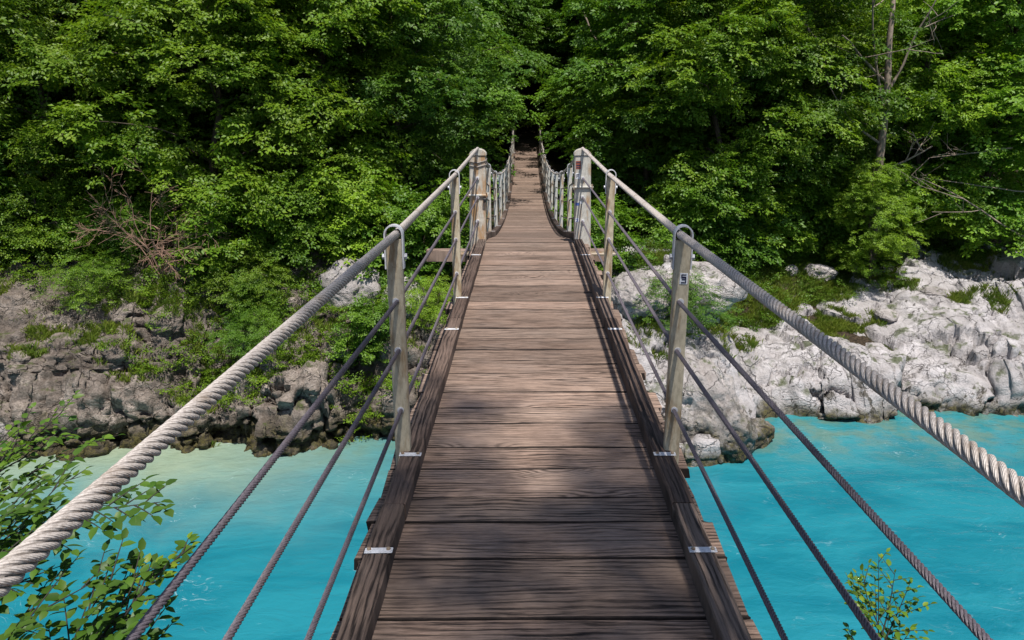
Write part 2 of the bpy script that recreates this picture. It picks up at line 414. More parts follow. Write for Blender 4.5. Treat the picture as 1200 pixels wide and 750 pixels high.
wx = np.unique(np.r_[np.linspace(-160, -24, 20), np.linspace(-24, 24, 97), np.linspace(24, 160, 20)]); nw = len(wx); wy = np.linspace(0, 1, 21)
X, Y = np.meshgrid(wx, wy, indexing='ij'); Y = 4 + Y * (shore(X) + .25 - 4)
ii = np.arange(nw - 1)[:, None] * 21; jj = np.arange(20)[None]
WF = np.stack([ii + jj, ii + 21 + jj, ii + 21 + jj + 1, ii + jj + 1], -1).reshape(-1, 4)
link('river', mesh_np('river', np.stack([X.ravel(), Y.ravel(), 0 * X.ravel()], 1), WF, M['water']), kind='structure')

px = []
for k in range(14):
    y = 41.6 + k * .6; x = .25 * math.sin(k * .5); w = .62 + .1 * math.sin(k * 1.7)
    px += [(x - w, y, 6.22 + .03 * k), (x + w, y, 6.22 + .03 * k)]
link('path', mesh_np('path', np.array(px), np.array([(2 * k, 2 * k + 1, 2 * k + 3, 2 * k + 2) for k in range(13)]), plain('path_earth', (.22, .17, .13), .95, scale=6)), kind='structure')
LOW_V, LOW_F = [GV], [GF]
def bank(name, x0, x1, res, nv, cell, seed, mat, label, rough, dome, crack_w, crack_d, minor, karst):
    """Fractured bedrock along the shore: one thing, every block between two cracks a part."""
    r = np.random.default_rng(seed)
    nu = int((x1 - x0) / res); xs = np.linspace(x0, x1, nu)
    pg = profile_grid(xs, nv)
    jag = fbm(np.stack([xs * .6, xs * 0 + seed, xs * 0], 1), 4) * .7
    P = np.stack([np.repeat(xs[:, None], nv, 1), (shore(xs) + jag)[:, None] + pg[..., 0], pg[..., 1]], -1)
    t = np.linspace(0, 1, nv)[None]
    du = np.gradient(P, axis=0); dv = np.gradient(P, axis=1); Nn = np.cross(du, dv)
    Nn /= np.linalg.norm(Nn, axis=2)[..., None] + 1e-9
    p = P.reshape(-1, 3); nn = Nn.reshape(-1, 3)
    if nn[:, 2].mean() < 0: nn = -nn
    # broad bulges first
    p = p + nn * (fbm(p * .38 + seed, 3) * (.75 if karst > .1 else .42))[:, None]
    warp = np.stack([fbm(p * .9 + 31 * k + seed, 3) for k in range(3)], 1) * .55 * cell
    A = np.array((1, 1, 1.25)); q = (p + warp) * A
    seeds = []
    for idx in r.permutation(len(q)):
        s = q[idx]
        if all(np.linalg.norm(s - k) > cell * (.55 + .5 * r.random()) for k in seeds): seeds.append(s)
        if len(seeds) > 95 or len(seeds) > 12 and idx % 97 == 0 and len(seeds) > (x1 - x0) * 5.5 / cell ** 2: break
    seeds = np.array(seeds)
    F1 = np.full(len(q), 9e9); F2 = F1.copy(); ID = np.zeros(len(q), int)
    for k, s in enumerate(seeds):
        d = np.linalg.norm(q - s, axis=1); c1 = d < F1
        F2 = np.where(c1, F1, np.minimum(F2, d)); ID = np.where(c1, k, ID); F1 = np.minimum(F1, d)
    e = F2 - F1
    off = r.normal(0, .07 if karst > .1 else .12, len(seeds)); tilt = r.normal(0, .10 if karst > .1 else .17, (len(seeds), 3))
    disp = off[ID] + dome * (1 - np.exp(-e / (.22 * cell))) + ((q - seeds[ID]) * tilt[ID]).sum(1)
    disp -= crack_d * np.exp(-(e / crack_w) ** 2)
    # minor cracks inside the blocks
    w2 = np.stack([fbm(p * 2.2 + 13 * k, 2) for k in range(3)], 1) * .25 * cell
    q2 = (p + w2) * A; s2 = q2[r.choice(len(q2), int(len(seeds) * minor), False)]
    G1 = np.full(len(q), 9e9); G2 = G1.copy()
    GI = np.zeros(len(q2), int)
    for k_, s in enumerate(s2):
        d = np.linalg.norm(q2 - s, axis=1); GI = np.where(d < G1, k_, GI); G2 = np.where(d < G1, G1, np.minimum(G2, d)); G1 = np.minimum(G1, d)
    e2 = G2 - G1
    disp += .022 * cell * (1 - np.exp(-e2 / .2)) - .07 * np.exp(-(e2 / .03) ** 2)
    tl2 = r.normal(0, .075, (len(s2), 3)); disp += ((q2 - s2[GI]) * tl2[GI]).sum(1) + r.normal(0, .022, len(s2))[GI]
    disp += fbm(p * 1.3 + 5, 5, .55) * rough + fbm(p * (1.5, 1.5, 4.5) + 9, 5, .6, True) * rough * .55
    pit = fbm(p * 5.5, 3); disp -= np.clip(pit - .22, 0, 1) * rough * 1.1
    disp += karst * (fbm(p * 3.4 + 3, 3, .6) - .5 * np.clip(fbm(p * 6.5 + 8, 2), 0, 1))
    p = p + nn * disp[:, None]
    if seed == 11:   # the grass slope: rock dips under the soil
        mk = slope_mask(p[:, 0], p[:, 1] + fbm(p * 1.1, 3) * .5)
        p[:, 2] = p[:, 2] * (1 - mk) + np.minimum(p[:, 2], slope_height(p[:, 0], p[:, 1]) - .45) * mk
    # sink the ends of the sheet
    tt = np.repeat(t, nu, 0).ravel(); p[:, 2] -= np.clip((tt - .86) / .14, 0, 1) ** 2 * .9
    i = np.arange(nu - 1)[:, None] * nv; j = np.arange(nv - 1)[None]
    F = np.stack([i + j, i + nv + j, i + nv + j + 1, i + j + 1], -1).reshape(-1, 4)
    root = link(name, None, loc=(float(xs.mean()), float(shore(xs.mean()) + 1), 0), label=label, category='rock outcrop')
    fid = ID[F[:, 0]]; L = np.array(root.location)
    for k in range(len(seeds)):
        f = F[fid == k]
        if len(f) < 40: continue
        used, inv = np.unique(f, return_inverse=True)
        link('rock_block', mesh_np('rock_block', p[used] - L, inv.reshape(f.shape), M[mat], False), root)
    g = p.reshape(nu, nv, 3)[::4, ::4]; a, b = g.shape[:2]
    i = np.arange(a - 1)[:, None] * b; j = np.arange(b - 1)[None]
    LOW_V.append(g.reshape(-1, 3)); LOW_F.append(np.stack([i + j, i + b + j, i + b + j + 1, i + j + 1], -1).reshape(-1, 4))
bank('rock_cliff', -20, -.6, .040, 160, 1.7, 3, 'rock_grey', 'rough grey pitted rock cliff at the water on the side of the pale green shallows', .27, .07, .06, .20, 2, .13)
bank('rock_outcrop', -.6, 19, .040, 200, 1.8, 11, 'rock_pale', 'broad whitish cracked limestone slabs sloping down into the turquoise river', .05, .05, .055, .36, 2.2, .03)

bv, bf, base = [], [], 0
for v, f in zip(LOW_V, LOW_F):
    bv += v.tolist(); bf += (f + base).tolist(); base += len(v)
BVH = BVHTree.FromPolygons(bv, bf)
def gz(x, y, default=0.0):
    h = BVH.ray_cast(Vector((x, y, 60)), Vector((0, 0, -1)))
    return h[0].z if h[0] is not None else default
def gzn(x, y):
    h = BVH.ray_cast(Vector((x, y, 60)), Vector((0, 0, -1)))
    return (h[0].z, h[1]) if h[0] is not None else (0, Vector((0, 0, 1)))

import bmesh
def boulder_mesh(seed, sub=5, facets=11, squash=(1, 1, .8)):
    r = np.random.default_rng(seed)
    b = bmesh.new(); bmesh.ops.create_icosphere(b, subdivisions=sub, radius=1)
    V = np.array([v.co[:] for v in b.verts]); F = np.array([[v.index for v in f.verts] for f in b.faces]); b.free()
    nr = r.normal(size=(facets, 3)); nr /= np.linalg.norm(nr, axis=1)[:, None]; dist = r.uniform(.68, 1.0, facets)
    dt = np.clip(V @ nr.T, .05, None); rad = np.minimum(1.12, (dist[None] / dt))
    k = 16; rr = -np.log(np.exp(-k * rad).sum(1) + math.exp(-k * 1.1)) / k
    P = V * rr[:, None]
    P += V * (fbm(P * 1.6 + seed, 5, .55) * .20 + fbm(P * 4.5 + seed, 3, .6) * .05 - np.clip(fbm(P * 6 + seed, 3) - .15, 0, 1) * .16)[:, None]
    return mesh_np('boulder', P * np.array(squash), F, M['boulder'])
def boulder(x, y, s, seed, label, sub=5, sq=(1, 1, .8), sink=.45, z=None, rot=None, group=None):
    z = gz(x, y) if z is None else z
    link('boulder', boulder_mesh(seed, sub, squash=sq), loc=(x, y, z + s * sq[2] * (1 - 2 * sink) * .5), rot=(0, 0, seed * 1.3 if rot is None else rot), scale=s,
         label=label, category='boulder', group=group)
boulder(4.05, 17.2, 1.45, 21, 'large pitted boulder with dark mossy foot standing in the water beside the bridge', 6, (1.15, .95, 1.05), .5, z=.55)
boulder(5.15, 17.0, .75, 22, 'low pale boulder wading in the river at the foot of the pitted boulder', 5, (1.2, .9, .75), .5, z=.15)
boulder(2.95, 19.0, .95, 23, 'tall whitish boulder behind the near bridge post, above the pitted boulder', 6, (1.2, 1, .8), .5)
boulder(4.6, 19.4, .95, 24, 'whitish angular boulder above the leafy plants on the bank', 5, (1.3, 1, .85), .4)
boulder(6.3, 21.0, .62, 25, 'pinkish white boulder lying in the grass half way up the bank', 5, (1.3, 1, .7), .4)
boulder(9.75, 24.6, .50, 26, 'rounded white boulder on the grass at the foot of the bushes', 5, (1.35, 1, .7), .35)
boulder(8.8, 24.4, .24, 27, 'small egg shaped white stone on the grass', 4, (1, 1, 1.05), .35)
boulder(13.0, 27.2, .62, 28, 'brownish round boulder in shade under the trees, the nearer of the shaded pair', 5, (1.2, 1, .85), .4)
boulder(14.0, 27.0, .50, 29, 'brownish upright boulder in shade next to the rounder one', 5, (.8, 1, 1.1), .4)
boulder(11.0, 22.3, .42, 30, 'flat pale stone lying loose on the limestone slabs', 4, (1.5, 1, .5), .4)
boulder(12.9, 23.0, .34, 33, 'loose whitish stone beside the grass tuft on the slabs', 4, (1.4, 1, .55), .4)
boulder(-4.6, 18.9, .85, 31, 'grey angular block lodged under the bushes of the cliff', 5, (1.1, .8, 1.0), .4)
boulder(-3.2, 18.8, .70, 32, 'brownish grey block wedged next to the angular one on the cliff', 5, (1, .9, 1.0), .4)
boulder(-12.4, 16.5, .60, 34, 'pale weathered stone jutting from the cliff foot behind the leafy twigs', 5, (1.3, .9, .7), .5, z=.6)

# ------------------------------------------------------------------ foliage
def leaf_template(L, Wd, droop=.12):
    # base, left, tip, right : folded along the midrib
    V = np.array([(0, 0, 0), (L * .45, Wd / 2, L * .07), (L, 0, -L * droop), (L * .45, -Wd / 2, L * .07)])
    F = np.array([(0, 2, 1), (0, 3, 2)])
    return V, F
def rot_from(ax, up):
    ax = ax / (np.linalg.norm(ax, axis=-1, keepdims=True) + 1e-9)
    y = np.cross(up, ax); y /= np.linalg.norm(y, axis=-1, keepdims=True) + 1e-9
    return np.stack([ax, y, np.cross(ax, y)], -2)        # rows: x,y,z axes
def spray(seed, leaf=.085, width=.05, length=.8, side=8, per=5):
    """One flat twig fan of leaves: returns verts, tris."""
    r = np.random.default_rng(seed); base, axis = [], []
    def run(p0, d, ln, k):
        for i in range(k):
            s = (i + .6) / k; p = p0 + d * ln * s; p = p + np.array((0, 0, -.10 * ln * s * s))
            sg = 1 if i % 2 else -1; a = math.radians(52) * sg + r.normal(0, .25)
            ca, sa = math.cos(a), math.sin(a)
            base.append(p); axis.append((d[0] * ca - d[1] * sa, d[0] * sa + d[1] * ca, r.normal(-.12, .3)))
        base.append(p0 + d * ln); axis.append(d)
    run(np.zeros(3), np.array((1., 0, 0)), length, 8)
    for i in range(side):
        s = .12 + .8 * i / side; sg = 1 if i % 2 else -1; a = math.radians(48) * sg + r.normal(0, .15)
        run(np.array((length * s, 0, r.normal(0, .03))), np.array((math.cos(a), math.sin(a), r.normal(0, .12))), length * (.58 - .4 * s) * r.uniform(.8, 1.2), per)
    base = np.array(base); axis = np.array(axis); n_ = len(base)
    up = np.array((0, 0, 1.)) + r.normal(0, .38, (n_, 3)); R = rot_from(axis, up)
    V, F = leaf_template(leaf, width); sc = r.uniform(.7, 1.25, n_)
    vv = base[:, None] + np.einsum('vk,nkj->nvj', V, R) * sc[:, None, None]
    return vv.reshape(-1, 3), (F[None] + 4 * np.arange(n_)[:, None, None]).reshape(-1, 3)
def scatter(templ, pos, R, sc, r):
    Vs, Fs, b = [], [], 0
    pick = r.integers(0, len(templ), len(pos))
    for k, (V, F) in enumerate(templ):
        m = pick == k
        if not m.any(): continue
        vv = pos[m][:, None] + np.einsum('vk,nkj->nvj', V, R[m]) * sc[m][:, None, None]; cnt = m.sum()
        Vs.append(vv.reshape(-1, 3)); Fs.append((F[None] + len(V) * np.arange(cnt)[:, None, None]).reshape(-1, 3) + b); b += cnt * len(V)
    return np.concatenate(Vs), np.concatenate(Fs)
SPR = [spray(k, .108, .066, .58, 6, 4) for k in range(5)]
SPR_BIG = [spray(20 + k, .132, .082, .62, 6, 3) for k in range(4)]
SPR_SMALL = [spray(40 + k, .055, .034, .42, 6, 4) for k in range(4)]

def limb_path(r, h, az, L, rise, droop, k=7):
    s = np.linspace(0, 1, k); d = np.array((math.cos(az), math.sin(az)))
    wob = np.cumsum(r.normal(0, .05 * L, (k, 2)), 0) * s[:, None]
    return np.stack([d[0] * L * s + wob[:, 0], d[1] * L * s + wob[:, 1], h + L * (math.tan(rise) * s - droop * s ** 2.2)], 1)
def tree_meshes(name, seed, H, R, bf, nl, spl, templ, bark, shape='round', trunk_r=.13, gaps=.0):
    r = np.random.default_rng(seed); tb = MB()
    k = 9; tz = np.linspace(-.6, H * .97, k); bend = np.cumsum(r.normal(0, .012 * H, (k, 2)), 0) * .8
    tp = np.stack([bend[:, 0], bend[:, 1], tz], 1)
    tb.tube(tp, trunk_r * (1 - .88 * np.linspace(0, 1, k)) + .01, 8)
    pos, ax, sc = [], [], []
    for i in range(nl):
        t = ((i + r.random()) / nl); h = H * (bf + (1 - bf) * t * .96)
        prof = (math.sin(math.pi * (t * .78 + .2)) ** .7) if shape == 'round' else (1 - .75 * t) * .95 + .05
        L = R * prof * r.uniform(.7, 1.12); az = i * 2.39996 + r.normal(0, .5)
        if r.random() < gaps: continue
        c = np.array((np.interp(h, tz, tp[:, 0]), np.interp(h, tz, tp[:, 1]), 0))
        lp = limb_path(r, h, az, L, math.radians(r.uniform(8, 30) + 28 * t), r.uniform(.15, .5)) + c
        tb.tube(lp, np.linspace(trunk_r * .32, .008, len(lp)) * (1.1 - .7 * t), 5, False)
        # dome shaped tiers of twigs along the outer part of the limb
        nc = 2 if L < .55 * R else 3
        for q_ in range(nc):
            sc_ = (1.0, .66, .40)[q_] + r.normal(0, .05); lat = r.normal(0, .24) * L * (1 if q_ else .3)
            ctr = np.array([np.interp(sc_, np.linspace(0, 1, len(lp)), lp[:, w]) for w in range(3)]) + np.array((-math.sin(az) * lat, math.cos(az) * lat, r.normal(0, .12)))
            rc = (.30 + .19 * R) * r.uniform(.65, 1.25) * (.75 + .25 * L / R); m = max(5, int(spl * (rc / .7) ** 2 * r.uniform(.8, 1.2)))
            a_ = r.uniform(0, 6.283, m); ro = np.sqrt(r.random(m))
            P = np.stack([rc * ro * np.cos(a_), rc * ro * np.sin(a_) , rc * (.80 * (1 - ro ** 2) - .4) + r.normal(0, .07, m)], 1) * np.array((1, 1, 1.15)) + ctr
            pos.append(P); ax.append(np.stack([np.cos(a_) + .5 * math.cos(az), np.sin(a_) + .5 * math.sin(az), -.65 * ro + r.normal(.05, .2, m)], 1)); sc.append(r.uniform(.75, 1.25, m))
    pos = np.concatenate(pos); ax = np.concatenate(ax); sc = np.concatenate(sc)
    R_ = rot_from(ax, np.array((0, 0, 1.)) + r.normal(0, .3, pos.shape))
    V, F = scatter(templ, pos, R_, sc, r)
    return tb.mesh(name + '_trunk', bark, True, False), V, F

VAR = {}
def variant(key, *a, **k):
    tr, V, F = tree_meshes(key, *a, **k); VAR[key] = (tr, mesh_np(key + '_crown', V, F, M['leaf_a'], False))
for i, (sd, H, R, bf, nl, spl) in enumerate([(1, 10.5, 2.9, .04, 46, 15), (2, 11.5, 2.7, .06, 48, 15), (3, 9.5, 3.2, .03, 42, 15), (4, 12, 3.1, .06, 48, 15), (5, 10, 2.7, .04, 44, 15)]):
    variant('tree%d' % i, sd, H, R, bf, nl, spl, SPR if i % 2 == 0 else SPR_BIG, M['bark'], gaps=.17)
for i, (sd, H, R) in enumerate([(11, 2.4, 1.35), (12, 1.8, 1.5), (13, 3.0, 1.4)]):
    variant('bush%d' % i, sd, H, R, .02, 20, 16, SPR if i != 1 else SPR_SMALL, M['bark'], trunk_r=.05)

def plant(name, key, mat, x, y, s, rz, label, cat, group=None, z=None, tilt=(0, 0)):
    tr, cr = VAR[key]
    root = link(name, None, loc=(x, y, gz(x, y) if z is None else z), rot=(tilt[0], tilt[1], rz), scale=s, label=label, category=cat, group=group)
    link('trunk' if name == 'tree' else 'stem', tr, root)
    c_ = link('crown' if name == 'tree' else 'foliage', cr, root, kind='stuff')
    c_.material_slots[0].link = 'OBJECT'; c_.material_slots[0].material = M[mat]
    return root

# trees whose crowns make the visible front of the forest: x, y, variant, leaf, scale, label
front = [
 (-16.6, 21.8, 2, 'leaf_a', 1.0, 'mid green tree at the far upstream edge of the wood above the grey cliff'),
 (-13.6, 21.6, 0, 'leaf_b', .92, 'yellowish green tree just upstream of the bare brown bush'),
 (-11.9, 24.4, 3, 'leaf_a', 1.0, 'tall leafy tree rising straight behind the bare brown bush'),
 (-8.6, 21.5, 2, 'leaf_b', 1.02, 'bright lime green spreading tree over the middle of the grey cliff'),
 (-6.0, 22.4, 4, 'leaf_b', 1.05, 'sunlit full crowned tree between the lime green tree and the bridge towers'),
 (-3.9, 23.4, 0, 'leaf_c', .95, 'deep green tree close beside the bridge, its low boughs behind the first rail'),
 (-3.7, 29.2, 3, 'leaf_c', .92, 'dark green layered tree leaning over the middle of the bridge span'),
 (4.3, 27.5, 1, 'leaf_c', .95, 'deep green tree beside the bridge on the bank of white rocks'),
 (6.2, 25.4, 2, 'leaf_b', .98, 'bright yellow green tree standing just past the rusty cream tower, over the grass'),
 (8.8, 26.0, 0, 'leaf_a', 1.0, 'broad mid green tree above the grass slope and its white stones'),
 (10.2, 27.4, 4, 'leaf_b', .95, 'yellow green tree on the bridge side of the bare pale trunk'),
 (11.3, 24.4, 2, 'leaf_b', .42, 'small green tree whose top hides the foot of the bare pale trunk'),
 (13.8, 27.0, 2, 'leaf_b', .95, 'pale yellow green tree just past the bare pale trunk'),
 (16.2, 26.6, 3, 'leaf_a', 1.0, 'drooping green tree at the downstream edge over the white slabs'),
 (-15.0, 25.4, 1, 'leaf_c', 1.05, 'dark tree behind the yellowish tree at the upstream edge'),
 (-8.8, 25.8, 1, 'leaf_a', 1.08, 'tall narrow tree rising behind the bright lime green tree'),
 (-5.6, 27.4, 3, 'leaf_a', 1.0, 'second row tree filling the gap above the sunlit full crowned tree'),
 (7.6, 29.4, 3, 'leaf_a', 1.05, 'tall tree behind the bright yellow green tree over the grass'),
 (-17.8, 25.0, 3, 'leaf_c', .95, 'deep green tree at the upstream corner behind the mid green one'),
]
for k, (x, y, v, m, s, lab) in enumerate(front):
    plant('tree', 'tree%d' % v, m, x, y, s, k * 1.7, lab, 'tree')
deep = [(-4.4, 41.5), (4.6, 42), (1.6, 53), (-1.8, 54), (-3.4, 50), (3.6, 51), (.3, 58), (-12.8, 29), (-9.6, 30.5), (-4.3, 34.5), (-6.6, 33), (4.4, 33), (5.6, 34), (10.5, 32), (13.2, 31.5), (17, 31), (-16.5, 31), (-4.6, 38.2), (4.6, 38.8),
        (7.6, 38.5), (-8.2, 38), (-3.3, 46), (3.4, 46.5), (12.2, 38), (-13, 37), (17, 38), (-18, 38), (-5.5, 45), (6, 45.5), (.4, 51.5), (10.5, 46), (-10.5, 46), (20, 44), (-21, 45), (15.5, 46), (-15.8, 47), (-21, 30), (21, 31)]
for k, (x, y) in enumerate(deep):
    plant('tree', 'tree%d' % (k % 5), ('leaf_c', 'leaf_a')[k % 3 == 0], x, y, random.uniform(.98, 1.25), k * 2.3, 'tree standing deep in the dark wood behind the front row of trees', 'tree', 'trees deep in the wood')

bushes = [
 (-15.2, 20.1, 0, 'leaf_c', 1.0, 'green bush spilling over the cliff rim furthest upstream'),
 (-13.1, 20.0, 1, 'leaf_b', 1.0, 'low yellowish bush on the cliff rim below the bare brown bush'),
 (-7.7, 19.6, 0, 'leaf_b', .95, 'bright green bush hanging on the cliff rim beside the bare brown bush'),
 (-7.2, 18.9, 1, 'leaf_b', .65, 'dense lime bush tumbling down the middle of the cliff'),
 (-5.9, 19.6, 2, 'leaf_a', .7, 'tall leafy bush on the cliff just behind the thick handrail rope'),
 (-4.4, 20.3, 0, 'leaf_b', .85, 'bright leafy bush between the thick rope and the first post of the cliff side'),
 (-2.9, 20.2, 0, 'leaf_a', .85, 'green bush on the rocks close under the bridge deck'),
 (-2.6, 18.3, 1, 'leaf_b', .55, 'small lime bush on the whitish rock beside the deck'),
 (-10.7, 20.0, 1, 'leaf_a', .8, 'mid green bush around the foot of the bare brown bush'),
 (-6.6, 17.5, 1, 'leaf_a', .5, 'small green bush in a cleft low on the cliff'),
 (3.9, 18.35, 1, 'leaf_c', .62, 'dark leafy plant rooted between the pitted boulder and the whitish boulders'),
 (2.0, 20.6, 0, 'leaf_a', .7, 'green bush beside the deck behind the tall whitish boulder'),
 (5.3, 24.2, 0, 'leaf_a', .95, 'leafy bush at the grass edge nearest the bridge'),
 (7.0, 24.6, 0, 'leaf_c', .9, 'deep green bush above the grass slope'),
 (8.3, 25.6, 2, 'leaf_b', .8, 'light green bush rising at the top of the grass slope'),
 (10.3, 26.2, 0, 'leaf_a', .95, 'leafy bush behind the rounded white boulder'),
 (11.6, 26.2, 1, 'leaf_b', .9, 'low bright bush next to the shaded brownish boulders'),
 (15.3, 26.8, 1, 'leaf_a', .9, 'green bush past the shaded boulders at the downstream edge'),
 (-3.9, 18.0, 0, 'leaf_a', .5, 'little upright bush on the cliff between the first and second side cables'),
 (-6.9, 18.2, 0, 'leaf_a', .38, 'green bush drooping over the cliff where the bright lime bush ends'),
 (-10.9, 18.4, 1, 'leaf_b', .55, 'small bright bush on a ledge of the grey cliff'),
 (-17.4, 19.4, 2, 'leaf_a', .9, 'bush at the upstream end of the cliff rim, almost out of view'),
]
for k, (x, y, v, m, s, lab) in enumerate(bushes):
    plant('bush', 'bush%d' % v, m, x, y, s * 1.05, k * 2.1, lab, 'bush')

def scatter_stuff(name, pts, templ, mat, seed, smin, smax, tilt=.25):
    r = np.random.default_rng(seed); P, A = [], []
    for x, y in pts:
        z, nrm = gzn(x, y); P.append((x, y, z - .02)); a = r.uniform(0, 6.28); A.append((math.cos(a), math.sin(a), r.uniform(.1, .6)))
    P = np.array(P); R_ = rot_from(np.array(A), np.array((0, 0, 1.)) + r.normal(0, tilt, P.shape))
    V, F = scatter(templ, P, R_, r.uniform(smin, smax, len(P)), r)
    link(name, mesh_np(name, V, F, M[mat], False), kind='stuff')
def blade_tuft(seed, nb=12, h=.16):
    r = np.random.default_rng(seed); V, F = [], []
    for k in range(nb):
        a = r.uniform(0, 6.28); lean = r.uniform(.1, .8) * h; hh = h * r.uniform(.6, 1.2); b = np.array((r.normal(0, .05), r.normal(0, .05), 0)); w = .007
        t = np.array((-math.sin(a), math.cos(a), 0)) * w; d = np.array((math.cos(a), math.sin(a), 0)); i = len(V)
        V += [b - t, b + t, b + d * lean * .35 + (0, 0, hh * .65), b + d * lean + (0, 0, hh)]
        F += [(i, i + 1, i + 2), (i, i + 2, i + 3)]
    V = np.array(V); V = V[:, [2, 1, 0]] * (1, 1, -1)          # x is the growth axis of the frames below
    return V, np.array(F)
TUFT = [blade_tuft(k) for k in range(5)]
def grow(name, pts, seed, smin=.7, smax=1.4):
    r = np.random.default_rng(seed); P = []
    for x, y in pts:
        z, nrm = gzn(x, y); P.append((x, y, z - .02))
    P = np.array(P); ax = np.array((0, 0, 1.)) + r.normal(0, .18, P.shape); a = r.uniform(0, 6.28, len(P))
    R_ = rot_from(ax, np.stack([np.cos(a), np.sin(a), 0 * a], 1))
    V, F = scatter(TUFT, P, R_, r.uniform(smin, smax, len(P)), r)
    link(name, mesh_np(name, V, F, M['grass'], False), kind='stuff')
def blob_pts(blobs, r):
    out = []
    for x, y, rx, ry, k in blobs:
        for _ in range(k):
            a = r.uniform(0, 6.28); s = math.sqrt(r.random()) * (1 + .35 * math.sin(3 * a + x)); out.append((x + rx * s * math.cos(a), y + ry * s * math.sin(a)))
    return out
r_ = np.random.default_rng(5)
meadow = [(9.5, 22.25, .8, .45, 420), (9.0, 21.6, .4, .3, 120), (8.2, 21.9, .3, .3, 70), (9.2, 22.4, .22, .5, 80), (12.2, 23.6, .5, .3, 110), (13.4, 22.6, .5, .3, 130), (14.4, 22.2, .4, .4, 110), (15.2, 25.6, .9, .6, 400), (11.9, 24.6, .8, .5, 400), (10.6, 22.0, .2, .3, 40), (6.0, 20.0, .4, .5, 120),
          (3.0, 18.0, .5, .4, 110), (2.3, 18.9, .4, .4, 110), (3.7, 21.3, .9, .9, 500), (4.9, 18.9, .4, .5, 110)]
slope = []
while len(slope) < 9000:
    x, y = r_.uniform(4.7, 11.4), r_.uniform(20.3, 26.4)
    if y > 20.1 + .68 * (x - 5) + .5 * math.sin(x * 2.3): slope.append((x, y))
meadow_pts = slope
grow('grass', blob_pts(meadow, r_) + meadow_pts, 1, .5, 1.2)
ledge = [(-13.6, 18.4, .8, .2, 120), (-11.9, 17.7, .5, .15, 70), (-9.5, 18.3, 1.0, .25, 200), (-8.2, 18.0, .8, .4, 260), (-10.4, 17.5, .8, .25, 150), (-6.2, 17.2, .8, .35, 200), (-14.5, 17.3, .6, .2, 110), (-12.0, 17.2, .5, .15, 60), (-7.0, 17.9, .7, .4, 140), (-5.3, 18.0, .8, .4, 160),
         (-3.4, 17.9, .7, .4, 150), (-2.2, 18.8, .6, .6, 160), (-15.4, 18.0, .6, .3, 90), (-9.3, 17.0, .7, .2, 90), (-7.9, 16.9, .5, .2, 70), (-1.2, 19.5, .8, .9, 220)]
grow('ledge_grass', blob_pts(ledge, r_), 2, .6, 1.2)
cov = blob_pts([(-13.6, 19.2, 1.6, .4, 90), (-9.2, 18.6, 1.5, .5, 150), (-7.0, 18.2, 1.0, .6, 170), (-5.0, 18.7, 1.2, .6, 190), (-3.2, 18.9, 1.0, .7, 170), (-1.4, 20.4, 1.2, 1.2, 220), (-6.6, 17.1, .9, .35, 130), (-8.0, 17.6, .9, .4, 130), (-4.2, 17.4, .8, .4, 130), 
                (-9.0, 17.1, .9, .25, 60), (-11.0, 18.9, 1.0, .4, 60), (-5.2, 17.5, .5, .3, 60), (-3.0, 17.3, .5, .4, 70)], r_)
scatter_stuff('ground_cover', cov, SPR_SMALL, 'leaf_b', 3, .6, 1.2, .45)
cov2 = [slope[k] for k in range(0, 9000, 14)] + blob_pts([(6.6, 24.4, 1.6, .9, 320), (9.6, 25.6, 1.6, .7, 260), (4.6, 22.6, 1.0, 1.2, 220), (3.6, 18.6, .6, .4, 90), (12.6, 26.4, 1.4, .7, 160), (15.6, 26.0, 1.2, .6, 130), (2.4, 21.0, .8, 1.4, 160)], r_)
scatter_stuff('low_undergrowth', cov2, SPR_SMALL, 'leaf_a', 4, .7, 1.4, .45)

# bare wood: dead bush, pale trunk, fallen boughs
def bare(seed, start, d, L, rad, depth, mb, kink=.25, child=3, seg=6, sag=0):
    r = np.random.default_rng(seed); p = np.array(start, float); d = np.array(d, float); d /= np.linalg.norm(d); pts = [p.copy()]
    for k in range(seg):
        d = d + r.normal(0, kink, 3) + (0, 0, -sag); d /= np.linalg.norm(d); p = p + d * L / seg; pts.append(p.copy())
    mb.tube(pts, np.linspace(rad, max(.004, rad * .4), seg + 1), 6 if depth > 1 else 4, False)
    if depth:
        for c_ in range(child):
            i = r.integers(1 + seg // 3, seg + 1); nd = d + r.normal(0, .75, 3)
            bare(int(r.integers(1e9)), pts[i], nd, L * r.uniform(.4, .65), rad * .5, depth - 1, mb, kink, child, max(3, seg - 1), sag)
t = link('bare_bush', None, loc=(-9.3, 18.9, gz(-9.3, 18.9)), label='bare reddish brown bush of leafless twigs on the cliff rim', category='bush')
for k, (dx, dy, dz) in enumerate([(-.35, -.5, 1.1), (-.1, -.6, 1.2), (.25, -.5, 1.1), (.6, -.4, 1), (-.6, -.5, .9), (.1, -.8, .9), (.45, -.7, 1), (-.2, -.7, 1)]):
    mb = MB(); bare(50 + k, (0, 0, 0), (dx, dy, dz), random.uniform(1.4, 1.9), .020, 3, mb, .15, 4)
    link('branch', mb.mesh('branch', M['twig_dead'], True, False), t)
zt = gz(11.9, 26.2)
t = link('bare_tree', None, loc=(11.7, 25.0, gz(11.7, 25.0)), label='slender bare pale trunk forking upwards in front of the wood', category='tree')
mb = MB(); trunk_pts = [(0, 0, -.3), (.05, 0, 2), (-.02, 0, 4), (.02, -.05, 6), (-.05, 0, 8), (.0, 0, 11)]
mb.tube(trunk_pts, [.17, .15, .135, .115, .09, .05], 9); link('trunk', mb.mesh('trunk', M['bark_pale'], True, False), t)
